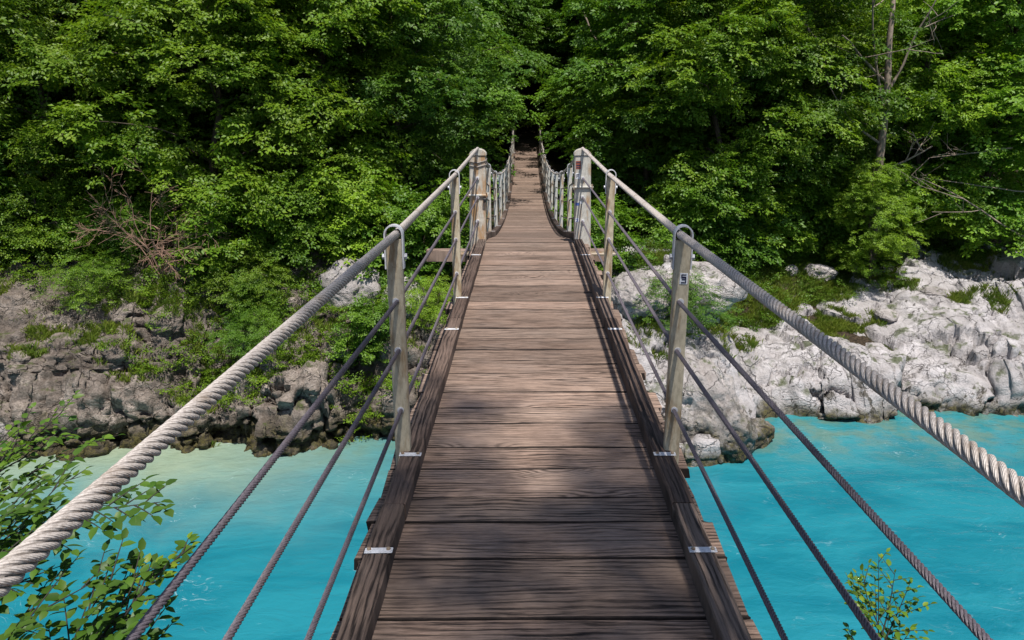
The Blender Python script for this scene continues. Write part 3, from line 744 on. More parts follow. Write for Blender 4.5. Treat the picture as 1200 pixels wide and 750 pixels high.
for k, (h, d, L) in enumerate([(5.6, (-.42, -.1, 1), 4.2), (4.6, (-.9, -.4, .55), 2.2), (6.2, (.35, -.2, 1), 3.2), (3.6, (.8, -.3, .5), 1.8), (6.6, (-.7, -.3, .8), 3.0)]):
    mb = MB(); bare(80 + k, (0, 0, h), d, L, .05, 2, mb, .1, 3); link('branch', mb.mesh('branch', M['bark_pale'], True, False), t)
for k, (a, d, L, rad, lab) in enumerate([((16.2, 23.4, 3.7), (-1, .25, .25), 4.0, .034, 'long bare pale bough reaching in low over the white slabs'),
                                       ((16.4, 24.2, 5.2), (-1, .1, .12), 3.2, .026, 'thin bare bough with twigs above the long pale one'),
                                       ((15.8, 24.6, 6.6), (-1, .2, -.1), 2.6, .03, 'short bare bough poking from the leaves high at the downstream edge')]):
    mb = MB(); bare(95 + k, (0, 0, 0), d, L, rad, 2, mb, .09, 3)
    link('bare_bough', mb.mesh('bare_bough', M['bark_pale'], True, False), loc=a, label=lab, category='branch')
for k, (a, d, L, lab) in enumerate([((8.9, 25.0, 10.6), (.55, -.1, -1), 3.4, 'crooked dead branch hanging among leaves bridge side of the pale trunk'),
                                    ((2.2, 31.0, 11.6), (.5, -.2, -1), 2.6, 'thin pale dead branch hanging high over the bridge')]):
    mb = MB(); bare(120 + k, (0, 0, 0), d, L, .04, 2, mb, .14, 2)
    link('dead_branch', mb.mesh('dead_branch', M['bark_pale'], True, False), loc=a, label=lab, category='branch')

# near bank: leafy twigs beside the rope, a sapling, and the tree they belong under
def leaf_mesh(name, L, Wd, mat, lobes=0):
    k = 6; s = np.linspace(0, 1, k); w = Wd * .5 * np.sin(np.pi * s ** .8) ** .8; w[0] = w[-1] = 0; z = -L * .22 * s ** 2
    V = [(0, 0, 0)]
    for i in range(1, k - 1):
        jag = 1 + (.12 if i % 2 else -.05); V += [(L * s[i], w[i] * jag, z[i] + w[i] * .28), (L * s[i], 0, z[i]), (L * s[i], -w[i] * jag, z[i] + w[i] * .28)]
    V.append((L, 0, z[-1])); F = [(0, 2, 1), (0, 3, 2)]
    for i in range(k - 3):
        a = 1 + 3 * i; F += [(a, a + 1, a + 4, a + 3), (a + 1, a + 2, a + 5, a + 4)]
    a = 1 + 3 * (k - 3); e = len(V) - 1; F += [(a, a + 1, e), (a + 1, a + 2, e)]
    me = bpy.data.meshes.new(name); me.from_pydata(V, [], F); me.update(); me.materials.append(M[mat])
    me.polygons.foreach_set('use_smooth', np.ones(len(me.polygons), bool)); return me
LEAFS = [leaf_mesh('leaf', .078, .050, 'leaf_near'), leaf_mesh('leaf', .066, .046, 'leaf_near'), leaf_mesh('leaf', .085, .048, 'leaf_near')]
LEAF_GOLD = leaf_mesh('leaf', .06, .038, 'leaf_near_gold')
def leafy_twig(root, mb, pts, r, step, size, meshes, side=.28, lateral=True, depth=1):
    """A curved twig, its side twigs and its leaves (each leaf an object under the plant)."""
    P = np.array(pts, float); s = np.r_[0, np.cumsum(np.linalg.norm(np.diff(P, axis=0), axis=1))]; tot = s[-1]
    n_ = max(4, int(tot / .05)); q_ = np.linspace(0, tot, n_); C = np.stack([np.interp(q_, s, P[:, i]) for i in range(3)], 1)
    C[1:-1] = (C[:-2] + C[1:-1] * 2 + C[2:]) / 4
    mb.tube(C, np.linspace(.007 if depth else .0035, .0018, n_), 5, False)
    cnt = 0; d = .12 * tot if depth else step
    while d <= tot:
        p = np.array([np.interp(d, q_, C[:, i]) for i in range(3)]); i = min(n_ - 2, int(d / tot * (n_ - 1))); ax = C[i + 1] - C[i]; ax /= np.linalg.norm(ax)
        lat = np.cross(ax, (0, 0, 1)); lat /= np.linalg.norm(lat) + 1e-9; sg = 1 if cnt % 2 else -1
        if depth and r.random() < .72:
            L = side * (1.1 - .75 * d / tot) * r.uniform(.7, 1.3); dd = ax * .75 + lat * sg * .8 + np.array((0, 0, r.normal(.12, .22)))
            leafy_twig(root, mb, [p, p + dd * L * .5, p + dd * L + (0, 0, -.06 * L)], r, step, size, meshes, side, lateral, 0)
        else:
            put_leaf(root, p, ax * .55 + lat * sg * .85 + np.array((0, 0, r.normal(-.05, .25))), r, size, meshes)
        cnt += 1; d += step * (1.5 if depth else 1) * r.uniform(.8, 1.25)
    put_leaf(root, C[-1], C[-1] - C[-2], r, size, meshes)
PENDING = []
def put_leaf(root, p, ax, r, size, meshes):
    R_ = rot_from(np.array(ax)[None], np.array(((0, 0, 1.),)) + r.normal(0, .3, (1, 3)))[0]
    L = Vector(p) - root.location
    PENDING.append((meshes[r.integers(len(meshes))], Matrix.Translation(L) @ Matrix(R_.T.tolist()).to_4x4() @ Matrix.Scale(size * r.uniform(.7, 1.25), 4)))
def place_leaves(root):
    """The 300 leaves nearest the camera are parts, the others one joined part."""
    PENDING.sort(key=lambda q: (root.location + q[1].translation - cam.location).length)
    for me, mx in PENDING[:300]: link('leaf', me, root).matrix_local = mx
    if PENDING[300:]:
        b = bmesh.new(); mats = []
        for me, mx in PENDING[300:]:
            t_ = me.copy(); t_.transform(mx); n0 = len(b.faces); b.from_mesh(t_); b.faces.ensure_lookup_table()
            m = me.materials[0]
            if m not in mats: mats.append(m)
            for f in b.faces[n0:]: f.material_index = mats.index(m)
            bpy.data.meshes.remove(t_)
        me = bpy.data.meshes.new('foliage'); b.to_mesh(me); b.free()
        for m in mats: me.materials.append(m)
        link('foliage', me, root, kind='stuff')
    PENDING.clear()
r_ = np.random.default_rng(9)
def near_shrub(name, base, label, cat, twigs, step, size, meshes, stems):
    root = link(name, None, loc=base, label=label, category=cat); mb = MB()
    for tw in twigs:
        sp = tw[1] if len(tw) > 1 else {}
        leafy_twig(root, mb, tw[0], r_, sp.get('step', step), sp.get('size', size), sp.get('m', meshes), sp.get('side', .28))
    for st, a, b in stems: mb.tube(st, np.linspace(a, b, len(st)), 7, False)
    me = mb.mesh('stem', M['twig'], True, False); me.transform(__import__('mathutils').Matrix.Translation(-Vector(base)))
    link('stem', me, root); place_leaves(root); return root
near_shrub('leafy_shrub', (-3.3, 2.6, gz(-3.3, 2.6)), 'upper tier of dark glossy leaves crossing behind the thick handrail rope', 'shrub', [
    ([(-2.5, 2.65, 6.02), (-2.1, 2.85, 6.24), (-1.9, 2.9, 6.32), (-1.62, 2.95, 6.33)],),
    ([(-2.55, 2.7, 5.98), (-2.25, 2.95, 6.2), (-2.05, 3.05, 6.42)],),
    ([(-2.5, 2.6, 6.05), (-2.2, 2.75, 6.22), (-1.95, 2.8, 6.26)],),
    ([(-2.6, 2.7, 6.0), (-2.4, 2.85, 6.2), (-2.2, 2.95, 6.34)],),
    ([(-2.5, 2.6, 5.9), (-2.3, 2.68, 6.06), (-2.05, 2.72, 6.12)],),
    ([(-2.6, 2.65, 5.92), (-2.4, 2.75, 6.1), (-2.15, 2.8, 6.2)],),
], .027, .70, LEAFS, [([(-3.3, 2.6, 2.2), (-3.0, 2.5, 4.2), (-2.7, 2.55, 5.6), (-2.5, 2.62, 6.0)], .03, .008), ([(-2.7, 2.55, 5.6), (-2.6, 2.65, 5.95)], .01, .007)])
near_shrub('leafy_shrub', (-2.9, 2.2, gz(-2.9, 2.2)), 'lower shrub with branching dark stems and a golden green tip, under the thick rope', 'shrub', [
    ([(-1.85, 2.45, 5.72), (-1.65, 2.55, 6.0), (-1.55, 2.62, 6.15), (-1.42, 2.68, 6.25)], {'m': LEAFS + [LEAF_GOLD]}),
    ([(-1.60, 2.57, 6.07), (-1.5, 2.62, 6.2), (-1.38, 2.7, 6.28)], {'m': [LEAF_GOLD, LEAF_GOLD, LEAFS[0]], 'side': .10, 'size': .7}),
    ([(-1.85, 2.45, 5.75), (-1.78, 2.55, 6.02), (-1.66, 2.62, 6.2)],),
    ([(-2.1, 2.5, 5.9), (-1.95, 2.55, 6.08), (-1.75, 2.62, 6.17)],),
    ([(-1.95, 2.4, 5.72), (-1.8, 2.42, 5.9), (-1.6, 2.5, 6.0)],),
    ([(-2.15, 2.35, 5.72), (-2.0, 2.38, 5.9), (-1.88, 2.4, 5.94)],),
    ([(-1.9, 2.42, 5.7), (-1.7, 2.46, 5.88), (-1.52, 2.52, 5.98)],),
    ([(-1.8, 2.5, 5.85), (-1.62, 2.6, 6.08), (-1.58, 2.66, 6.2)],),
    ([(-1.75, 2.42, 5.78), (-1.62, 2.46, 5.9), (-1.5, 2.5, 5.93)],),
], .027, .70, LEAFS, [([(-2.9, 2.2, 2.4), (-2.4, 2.3, 5.0), (-1.95, 2.42, 5.66), (-1.85, 2.45, 5.75)], .022, .009),
                      ([(-2.4, 2.3, 5.0), (-2.25, 2.4, 5.6), (-2.1, 2.5, 5.9)], .012, .007), ([(-2.0, 2.42, 5.55), (-1.95, 2.4, 5.75)], .008, .006), ([(-2.3, 2.35, 5.4), (-2.2, 2.37, 5.8)], .008, .006)])
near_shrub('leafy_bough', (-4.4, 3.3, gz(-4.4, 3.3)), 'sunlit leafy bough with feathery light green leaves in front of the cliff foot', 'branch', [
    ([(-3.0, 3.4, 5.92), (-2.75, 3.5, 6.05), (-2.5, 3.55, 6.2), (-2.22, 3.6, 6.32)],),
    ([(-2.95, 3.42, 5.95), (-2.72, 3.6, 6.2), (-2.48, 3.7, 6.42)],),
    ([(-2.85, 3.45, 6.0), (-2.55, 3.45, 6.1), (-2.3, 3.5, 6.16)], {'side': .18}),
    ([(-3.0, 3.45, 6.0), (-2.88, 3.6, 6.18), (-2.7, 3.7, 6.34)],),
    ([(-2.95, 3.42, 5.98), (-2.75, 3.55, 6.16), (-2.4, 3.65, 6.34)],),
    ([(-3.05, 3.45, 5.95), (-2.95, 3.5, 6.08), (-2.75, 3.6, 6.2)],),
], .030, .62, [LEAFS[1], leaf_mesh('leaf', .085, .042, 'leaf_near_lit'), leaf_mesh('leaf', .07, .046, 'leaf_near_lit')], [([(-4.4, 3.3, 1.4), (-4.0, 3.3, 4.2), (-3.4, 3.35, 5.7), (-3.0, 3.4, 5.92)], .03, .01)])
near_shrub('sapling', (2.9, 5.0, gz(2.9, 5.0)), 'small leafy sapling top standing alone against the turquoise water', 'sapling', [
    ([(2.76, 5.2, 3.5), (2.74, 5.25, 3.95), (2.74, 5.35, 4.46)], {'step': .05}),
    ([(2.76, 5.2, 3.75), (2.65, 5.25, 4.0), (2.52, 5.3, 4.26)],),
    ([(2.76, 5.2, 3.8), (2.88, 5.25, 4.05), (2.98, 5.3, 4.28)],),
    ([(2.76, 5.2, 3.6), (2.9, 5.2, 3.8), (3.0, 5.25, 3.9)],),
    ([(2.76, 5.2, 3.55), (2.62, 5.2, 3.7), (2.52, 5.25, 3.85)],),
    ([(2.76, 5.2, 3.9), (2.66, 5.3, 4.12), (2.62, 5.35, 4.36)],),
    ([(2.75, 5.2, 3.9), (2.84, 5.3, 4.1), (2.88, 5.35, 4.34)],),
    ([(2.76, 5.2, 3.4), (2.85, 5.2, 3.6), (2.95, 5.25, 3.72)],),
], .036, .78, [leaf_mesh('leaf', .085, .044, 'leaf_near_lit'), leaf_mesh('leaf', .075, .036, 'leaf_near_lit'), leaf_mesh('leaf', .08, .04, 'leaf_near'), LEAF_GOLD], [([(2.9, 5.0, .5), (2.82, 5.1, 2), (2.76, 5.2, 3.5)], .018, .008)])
# trees with high crowns roofing the wooded end of the bridge, and the bank tree whose crown throws the dappled shade on the first planks
variant('high_tree', 78, 10.5, 3.2, .33, 48, 12, SPR, M['bark'])
for x, y in ((-2.6, 37.5), (2.7, 39.5), (-2.4, 43.5), (2.2, 44.5)):
    plant('tree', 'high_tree', 'leaf_c', x, y, 1.0, x * 3, 'high crowned tree roofing the shaded far end of the bridge', 'tree', 'high crowned trees over the far end of the bridge')
variant('bank_tree', 77, 13, 1.0, .86, 6, 3, SPR, M['bark'], gaps=.15)
plant('tree', 'bank_tree', 'leaf_a', 1.6, -1.7, 1.0, .6, 'bank tree behind the bridge entrance, its crown above the first planks', 'tree')

# ------------------------------------------------------------------ the bridge
DZ = 6.29
def zd(y):
    y = np.asarray(y, float); t = np.clip((y - 9.3) / 32.7, 0, 1.02); s = 1 - np.exp(-np.clip(y - 9.3, 0, None) / .9)
    return DZ - (-.05 * t + 1.36 * 4 * t * (1 - t)) * (.25 + .75 * s) * (y > 9.3)
BR = link('suspension_bridge', None, loc=(0, 0, DZ), label='narrow wooden plank footbridge hung from thick wire ropes, running into the wood', category='footbridge')
B0 = Vector((0, 0, DZ))
def part(name, me, loc=(0, 0, 0), rot=None, parent=None, scale=None, label=None):
    return link(name, me, parent or BR, Vector(loc) - (B0 if parent is None else Vector((0, 0, 0))), rot, scale, label=label)

# planks
def plank_mesh(seed, wd, dense):
    r = np.random.default_rng(seed); nx = 44 if dense else 3
    xl, xr = -.706 + r.uniform(-.024, .02), .706 + r.uniform(-.02, .024); xs = np.linspace(xl, xr, nx)
    h = wd / 2 - r.uniform(.0018, .0052); ch = .0035; rows = [(-h, -.05), (-h, -ch), (-h + ch, 0), (h - ch, 0), (h, -ch), (h, -.05)]
    V = np.zeros((nx, 6, 3)); V[..., 0] = xs[:, None]
    for k, (y, z) in enumerate(rows): V[:, k, 1] = y; V[:, k, 2] = z
    if dense:
        q_ = np.stack([xs * 4, xs * 0 + seed * 3.1, xs * 0], 1); e1 = fbm(q_, 4) * .006; e2 = fbm(q_ + 50, 4) * .006; q9 = np.stack([xs * 30, xs * 0 + seed, xs * 0], 1)
        e1 += fbm(q9, 2) * .0022; e2 += fbm(q9 + 7, 2) * .0022
        V[:, :3, 1] += np.abs(e1)[:, None]; V[:, 3:, 1] -= np.abs(e2)[:, None]; V[..., 2] += (fbm(q_ * .4 + 9, 2) * .006)[:, None]
        for k in range(6): V[0, k, 0] += r.uniform(-.012, .012); V[-1, k, 0] += r.uniform(-.012, .012)
    V = V.reshape(-1, 3).tolist(); F = []
    for i in range(nx - 1):
        for k in range(6):
            a, b = i * 6 + k, i * 6 + (k + 1) % 6; F.append((a, a + 6, b + 6, b))
    F += [tuple(range(6)), tuple((nx - 1) * 6 + 5 - k for k in range(6))]
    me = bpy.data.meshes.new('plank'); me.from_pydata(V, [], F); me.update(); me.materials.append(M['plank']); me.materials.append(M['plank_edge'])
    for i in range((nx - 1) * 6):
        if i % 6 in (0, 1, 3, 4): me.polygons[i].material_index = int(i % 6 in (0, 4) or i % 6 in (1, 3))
    return me
edges = [-2.0, -1.7, -1.4, -1.1, -.8, -.5, -.2, .1, .42, .74, 1.06, 1.36, 1.63, 1.93, 2.254, 2.596, 2.85, 3.05, 3.32, 3.55, 3.84, 4.05, 4.30, 4.62, 4.80, 5.10, 5.36, 5.62]
while edges[-1] < 42.3: edges.append(edges[-1] + random.choice((.21, .24, .27, .3, .25)))
cache = {}
for k in range(len(edges) - 1):
    a, b = edges[k], edges[k + 1]; y = (a + b) / 2; wd = round(b - a, 2); dense = 1.5 < y < 8
    key = k if dense else (wd, k % 3)
    if key not in cache: cache[key] = plank_mesh(k, b - a if dense else wd, dense)
    sl = math.atan2(float(zd(b) - zd(a)), b - a)
    part('plank', cache[key], (random.uniform(-.008, .008), y, float(zd(y)) + random.uniform(-.0022, .0022)), (sl + random.uniform(-.008, .008), random.uniform(-.002, .002), random.uniform(-.004, .004)))

# kerb beams, jointed end to end
def kerb_mesh(L, seed):
    r = np.random.default_rng(seed); m = 12; ys = np.linspace(-L / 2 + .003, L / 2 - .003, m); ch = .008; w, h = .047, .078
    ring = [(-w, -.0), (-w, h - ch), (-w + ch, h), (w - ch, h), (w, h - ch), (w, 0)]; V, F = [], []
    for i, y in enumerate(ys):
        for x, z in ring: V.append((x + r.normal(0, .0016), y, z + r.normal(0, .0014)))
    for i in range(m - 1):
        for k in range(6):
            a, b = i * 6 + k, i * 6 + (k + 1) % 6; F.append((a, b, b + 6, a + 6))
    F += [tuple(range(6))[::-1], tuple((m - 1) * 6 + k for k in range(6))]
    me = bpy.data.meshes.new('kerb_beam'); me.from_pydata(V, [], F); me.update(); me.materials.append(M['kerb']); return me
joints = [-2.0, .1, 2.86, 5.62, 8.55] + [9.6 + 1.375 * k for k in range(24)]
kc = {}
for s in (-1, 1):
    for k in range(len(joints) - 1):
        a, b = joints[k], joints[k + 1]; L = math.hypot(b - a, float(zd(b) - zd(a))); key = (round(L, 2), k < 4 and (k, s))
        if key not in kc: kc[key] = kerb_mesh(L, k * 2 + s + 9)
        part('kerb_beam', kc[key], (s * .602, (a + b) / 2, float(zd((a + b) / 2)) + .004 - (.02 if abs(a - 8.55) < .01 else 0)), (math.atan2(float(zd(b) - zd(a)), b - a), 0, s * random.uniform(-.004, .004)))

# clip plates with their two bolts
mb = MB(); mb.box((-.052, -.0165, 0), (.052, .0165, .0035), .0012); plate = mb.mesh('kerb_clip', M['galv'])
mb = MB(); th = [(math.cos(a) * .0085, math.sin(a) * .0085) for a in np.arange(6) * math.pi / 3]
mb.add([(x, y, 0) for x, y in th] + [(x, y, .007) for x, y in th] + [(x * .62, y * .62, .0095) for x, y in th], [(i, (i + 1) % 6, 6 + (i + 1) % 6, 6 + i) for i in range(6)] + [(6 + i, 6 + (i + 1) % 6, 12 + (i + 1) % 6, 12 + i) for i in range(6)] + [tuple(range(12, 18))])
bolt = mb.mesh('bolt', M['bolt'], True)
mb = MB(); mb.add([(math.cos(a) * .015, math.sin(a) * .015, z) for z in (0, .002) for a in np.arange(12) * math.pi / 6], [(i, (i + 1) % 12, 12 + (i + 1) % 12, 12 + i) for i in range(12)] + [tuple(range(12, 24))])
washer = mb.mesh('washer', M['galv'], False)
for s in (-1, 1):
    for y in (.35, 2.52, 3.30, 5.32, 6.24, 8.1) + tuple(12.0 + 2.75 * k for k in range(11)):
        sl = math.atan2(float(zd(y + .1) - zd(y - .1)), .2)
        c_ = part('kerb_clip', plate, (s * .602, y, float(zd(y)) + .0835), (sl, 0, random.uniform(-.03, .03)))
        if y < 9:
            for t_ in (-1, 1):
                part('bolt', bolt, (t_ * .036, random.uniform(-.003, .003), .0035), (0, 0, random.random()), c_)
                part('washer', washer, (t_ * .036, 0, .0036), None, c_)

# rail posts
POSTS = [.42, 3.37, 6.30] + [12.0 + 2.75 * k for k in range(11)]
def rope_h(y): return 1.075
def post_mesh(w, d, h, mat, top=0):
    mb = MB(); r_o = .012; hw, hd = w / 2, d / 2; ring = []
    for cx, cy, a0 in ((hw - r_o, hd - r_o, 0), (-hw + r_o, hd - r_o, 90), (-hw + r_o, -hd + r_o, 180), (hw - r_o, -hd + r_o, 270)):
        for a in (0, 30, 60, 90): t_ = math.radians(a0 + a); ring.append((cx + r_o * math.cos(t_), cy + r_o * math.sin(t_)))
    n_ = len(ring); zs = (-.16, h)
    mb.add([(x, y, z) for z in zs for x, y in ring] , [(i, (i + 1) % n_, n_ + (i + 1) % n_, n_ + i) for i in range(n_)] + [tuple(range(n_, 2 * n_)), tuple(range(n_))[::-1]])
    return mb.mesh('post', M[mat])
pm_near = post_mesh(.072, .058, 1.106, 'post'); pm_far = post_mesh(.070, .058, 1.106, 'white_post')
def strap_mesh():
    mb = MB(); prof = [(-.037, -.16)] + [(.037 * math.cos(a) , .0 + .037 * math.sin(a)) for a in np.linspace(math.pi, 0, 13)] + [(.037, -.16)]
    V = []
    for x, z in prof:
        ln = math.hypot(x, z) if z > -.1 else .037; s_ = (.0065 / ln) if z >= 0 else None
        xo, zo = (x * (1 + s_), z * (1 + s_)) if s_ is not None else (x + math.copysign(.0065, x), z)
        V += [(x, -.021, z), (x, .021, z), (xo, .021, zo), (xo, -.021, zo)]
    F = []
    for i in range(len(prof) - 1):
        for k in range(4): a, b = i * 4 + k, i * 4 + (k + 1) % 4; F.append((a, b, b + 4, a + 4))
    F += [(3, 2, 1, 0), tuple(len(V) - 4 + k for k in range(4))]
    mb.add(V, F)
    return mb.mesh('saddle_strap', M['galv'])
strap = strap_mesh()
mb = MB(); mb.tube([(-.056, 0, -.105), (.056, 0, -.105)], .006, 8); mb.tube([(-.056, 0, -.105), (-.045, 0, -.105)], .014, 6); mb.tube([(.045, 0, -.105), (.056, 0, -.105)], .014, 6)
strap_bolt = mb.mesh('strap_bolt', M['galv'])
mb = MB(); mb.tube([(0, -.034, 0), (0, .034, 0)], .016, 10); ferr = mb.mesh('cable_grommet', M['galv'])
POST_X = .645
def xr(y, h): return POST_X + (3.37 - y) * .035 * min(1, max(0, (h - .29) / .4)) * (y < 3.37) * (.72 if h > 1 else 1)
CAB_H = (.82, .585, .29)
post_objs = {}
for s in (-1, 1):
    for y in POSTS:
        x = xr(y, 1.13) if y < 3 else POST_X; near = y < 9
        p_ = part('post', pm_near if near else pm_far, (s * x, y, float(zd(y))), (random.uniform(-.008, .008), s * .012 + random.uniform(-.006, .006), random.uniform(-.05, .05))); post_objs[s, y] = p_
        part('saddle_strap', strap, (0, 0, 1.13), None, p_); part('strap_bolt', strap_bolt, (0, 0, 1.13), None, p_)
        if near:
            for h in CAB_H: part('cable_grommet', ferr, (0, 0, h), None, p_)

# stickers are flat prints on the posts
def sticker(parent, x, y, z, w, h, strokes, ink='ink', bgm='sticker'):
    mb = MB(); mb.box((-w / 2, -.0008, -h / 2), (w / 2, 0, h / 2), .0002); st = part('sticker', mb.mesh('sticker', M[bgm]), (x, y, z), (0, random.uniform(-.05, .05), 0), parent)
    return st
def glyph(parent_post, x, y, z, strokes, ink, t=.004):
    mb = MB()
    for k, (x0, z0, x1, z1) in enumerate(strokes):
        mb.box((min(x0, x1) - t, -.0008 - .00012 * k, min(z0, z1) - t), (max(x0, x1) + t, 0, max(z0, z1) + t), .0002)
    return part('sticker_print', mb.mesh('sticker_print', M[ink]), (x, y, z), None, parent_post)
pp = post_objs[1, 3.37]
sticker(pp, .008, -.0305, .93, .036, .052, None)
# an S drawn over an L-like foot, as on the worn label
glyph(pp, .008, -.0316, .93, [(-.009, .018, .009, .018), (-.009, .018, -.009, .008), (-.009, .008, .009, .004), (.009, .004, .009, -.004), (-.006, -.004, .009, -.004), (.009, -.016, .009, -.01), (-.009, -.018, .009, -.018)], 'ink', .0026)

# tower posts: box column, rounded saddle cap, collar flange, stickers
def tower(s):
    w, d, hgt = .20, .19, 1.095; mb = MB(); mb.box((-w / 2, -d / 2, -.35), (w / 2, d / 2, hgt), .012)
    t_ = part('tower_post', mb.mesh('tower_post', M['white_post' if s > 0 else 'rust_post']), (s * .655, 9.3, DZ), (0, s * -.012, 0), label='rust streaked white tower post' if s < 0 else 'white tower post with stickers')
    mb = MB(); arc = [(.105 * math.cos(a), .075 * math.sin(a)) for a in np.linspace(0, math.pi, 13)]
    V = [(x, y, hgt + z) for y in (-.105, .105) for x, z in arc] ; k = len(arc)
    mb.add(V, [(i, i + 1, k + i + 1, k + i) for i in range(k - 1)] + [tuple(range(k)), tuple(range(2 * k - 1, k - 1, -1)), (0, k, 2 * k - 1, k - 1)])
    part('cap', mb.mesh('cap', M['white_post']), (0, 0, .003), None, t_)
    mb = MB(); mb.box((-.128, -.118, .60), (.128, .118, .622), .004); part('collar', mb.mesh('collar', M['white_post']), (0, 0, 0 if s < 0 else .10), None, t_)
    for xx in (-.112, .112):
        mb = MB(); mb.tube([(xx, -.11, .585), (xx, -.11, .645)], .011, 6); part('bolt', mb.mesh('bolt', M['bolt'], False), (0, 0, 0 if s < 0 else .10), None, t_)
    for h in CAB_H:
        mb = MB(); mb.tube([(0, -.115, h), (0, -.094, h)], .022, 8); part('cable_anchor', mb.mesh('cable_anchor', M['galv']), (0, 0, 0), None, t_)
    return t_
TL, TR = tower(-1), tower(1)
for k in range(2):   # rope lashing round the head of the cliff side tower
    mb = MB(); mb.tube([(-.102, -.1, .97 + .05 * k), (0, -.103, .955 + .05 * k), (.103, -.1, .985 + .05 * k), (.104, .06, 1.0 + .05 * k)], .008, 6); part('lashing', mb.mesh('lashing', M['rope'], True), (0, 0, 0), None, TL)
mb = MB(); mb.box((-.02, -.014, -.03), (.02, .014, .02), .006); mb.tube([(-.012, 0, .018), (-.012, 0, .04), (0, 0, .05), (.012, 0, .04), (.012, 0, .018)], .004, 6)
part('padlock', mb.mesh('padlock', M['black']), (.09, -.125, .555), None, TL)
for x, z, w, h, m_ in ((-.055, .98, .062, .10, 'ink_red'), (-.062, .845, .055, .07, 'sticker'), (-.065, .50, .05, .035, 'ink_blue'), (-.072, .30, .042, .05, 'sticker'), (-.03, .52, .04, .035, 'sticker')):
    mb = MB(); mb.box((-w / 2, -.001, -h / 2), (w / 2, 0, h / 2), .0003); part('sticker', mb.mesh('sticker', M[m_]), (x, -.0955, z), None, TR)
glyph(TR, -.055, -.0967, .98, [(-.02, .03, .02, .03), (-.02, -.005, .02, -.005), (-.02, -.032, .012, -.032)], 'ink', .006)
glyph(TR, -.062, -.0967, .845, [(-.012, -.02, -.012, .02), (-.012, .02, .012, .02), (-.012, .002, .008, .002)], 'ink', .005)
glyph(TR, -.072, -.0967, .30, [(-.01, .014, .01, .014), (-.01, -.014, .01, -.014), (.01, -.014, .01, .014)], 'ink_blue', .004)

# ropes and cables
def lobes(kk, depth):
    def f(th):
        a = (th * kk / (2 * np.pi)) % 1 - .5; c = 2 / 3; ph = a * 2 * np.pi / 6; rr = c * np.cos(ph) + np.sqrt(np.clip(1 / 9 - (c * np.sin(ph)) ** 2, 0, 1)); return 1 - depth * (1 - rr)
    return f
def laid(P, step, rad, lay, nl, per, depth):
    P = np.array(P, float); s = np.r_[0, np.cumsum(np.linalg.norm(np.diff(P, axis=0), axis=1))]; n_ = int(s[-1] / step)
    q_ = np.linspace(0, s[-1], n_); C = np.stack([np.interp(q_, s, P[:, i]) for i in range(3)], 1)
    V, F = tube_np(C, rad, nl * per, lobes(nl, depth), twist=-q_ * 2 * np.pi / lay); sg = nl * per
    i = np.repeat(np.arange(n_ - 1), sg); j = np.tile(np.arange(sg), n_ - 1)
    uv = np.stack([np.stack([a_ / sg, q_[b_]], -1) for a_, b_ in ((j, i), (j + 1, i), (j + 1, i + 1), (j, i + 1))], 1)
    return V, F, uv
def smooth_path(y0, y1, h, s, n_=80):
    ys = np.linspace(y0, y1, n_); return [(s * xr(float(y), h), float(y), float(zd(y)) + h) for y in ys]
RH = 1.13
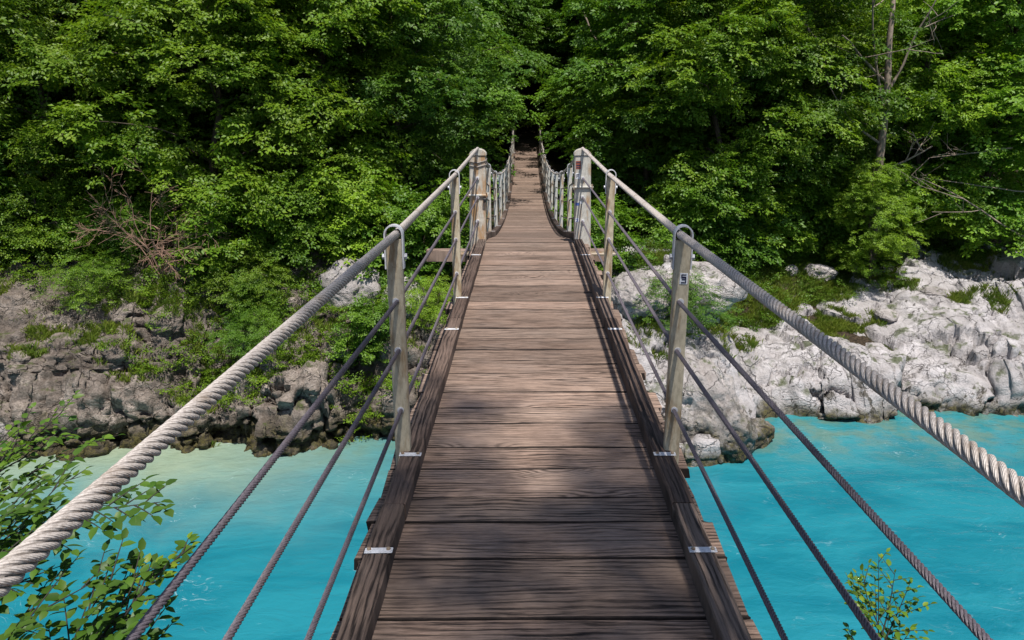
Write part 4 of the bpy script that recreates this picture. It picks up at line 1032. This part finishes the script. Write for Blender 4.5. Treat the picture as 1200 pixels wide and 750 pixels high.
for s in (-1, 1):
    path = smooth_path(-2.0, 6.3, RH, s, 120)
    pts = np.array(path); t_ = np.clip((pts[:, 1] - 6.3) / 3, 0, 1)
    tail = [(s * POST_X, float(y), DZ + RH + .045 * ((y - 6.3) / 3.0)) for y in np.linspace(6.4, 9.3, 30)]
    V, F, uv = laid(path + tail, .008, .0192, .150, 6, 8, 1.0)
    part('handrail_rope', mesh_np('handrail_rope', V - np.array(B0), F, M['rope'], True, uv), B0, label='near stretch of thick twisted wire rope')
    ys = np.linspace(9.3, 42, 140); w = np.exp(-(ys - 9.3) / 1.0); w2 = np.exp(-(42 - ys) / 1.2)
    P = np.stack([np.full(140, s * POST_X), ys, np.array([float(zd(y)) for y in ys]) + RH + .045 * w + .0 * w2], 1)
    V, F, uv = laid(P, .03, .019, .15, 6, 4, .2)
    part('handrail_rope', mesh_np('handrail_rope', V - np.array(B0), F, M['rope'], True, uv), B0)
    for h in CAB_H:
        path = smooth_path(-2.0, 3.37, h, s, 40) + [(s * POST_X, y, DZ + h) for y in np.linspace(3.5, 9.3, 20)]
        V, F, uv = laid(path, .009, .0100, .075, 6, 4, .85)
        part('side_cable', mesh_np('side_cable', V - np.array(B0), F, M['cable'], True, uv), B0)
        P = [(s * POST_X, float(y), float(zd(y)) + h) for y in np.linspace(9.3, 42, 90)]
        V, F = tube_np(np.array(P), .010, 6)
        part('side_cable', mesh_np('side_cable', V - np.array(B0), F, M['cable']), B0)
    # far end posts at the wood
    mb = MB(); mb.box((-.08, -.08, -.5), (.08, .08, 1.16), .012); part('tower_post', mb.mesh('tower_post', M['post']), (s * .66, 42, float(zd(42))), label='grey end post at the wood')
mb = MB(); mb.tube([(.70, 41.9, 7.25), (1.87, 38.2, 6.0), (2.4, 36.5, 4.9)], .018, 6); me = mb.mesh('guy_wire', M['bark_pale']); me.transform(__import__('mathutils').Matrix.Translation(-B0)); part('guy_wire', me, B0)
# cross beams that carry the towers, and the stone pier under them
for x0, x1, y, z, h in ((-1.32, 1.02, 9.42, DZ - .26, .15), (-.95, 1.06, 9.16, DZ - .13, .03), (-.95, 1.02, 9.3, DZ - .44, .05)):
    mb = MB(); mb.box((x0, y - .07, z), (x1, y + .07, z + h), .006); me = mb.mesh('cross_beam', M['plank' if h > .1 else 'bolt']); me.transform(__import__('mathutils').Matrix.Translation(-B0)); part('cross_beam', me, B0)
for x in (-.5, .5):   # stringers under the planks
    V, F = [], []
    ys = np.linspace(-2, 42, 120)
    for y in ys:
        z = float(zd(y)) - .056; V += [(x - .04, y, z - .12), (x + .04, y, z - .12), (x + .04, y, z), (x - .04, y, z)]
    for i in range(119):
        for k in range(4): a, b = i * 4 + k, i * 4 + (k + 1) % 4; F.append((a, b, b + 4, a + 4))
    part('stringer', mesh_np('stringer', np.array(V) - np.array(B0), np.array(F), M['kerb'], False), B0)
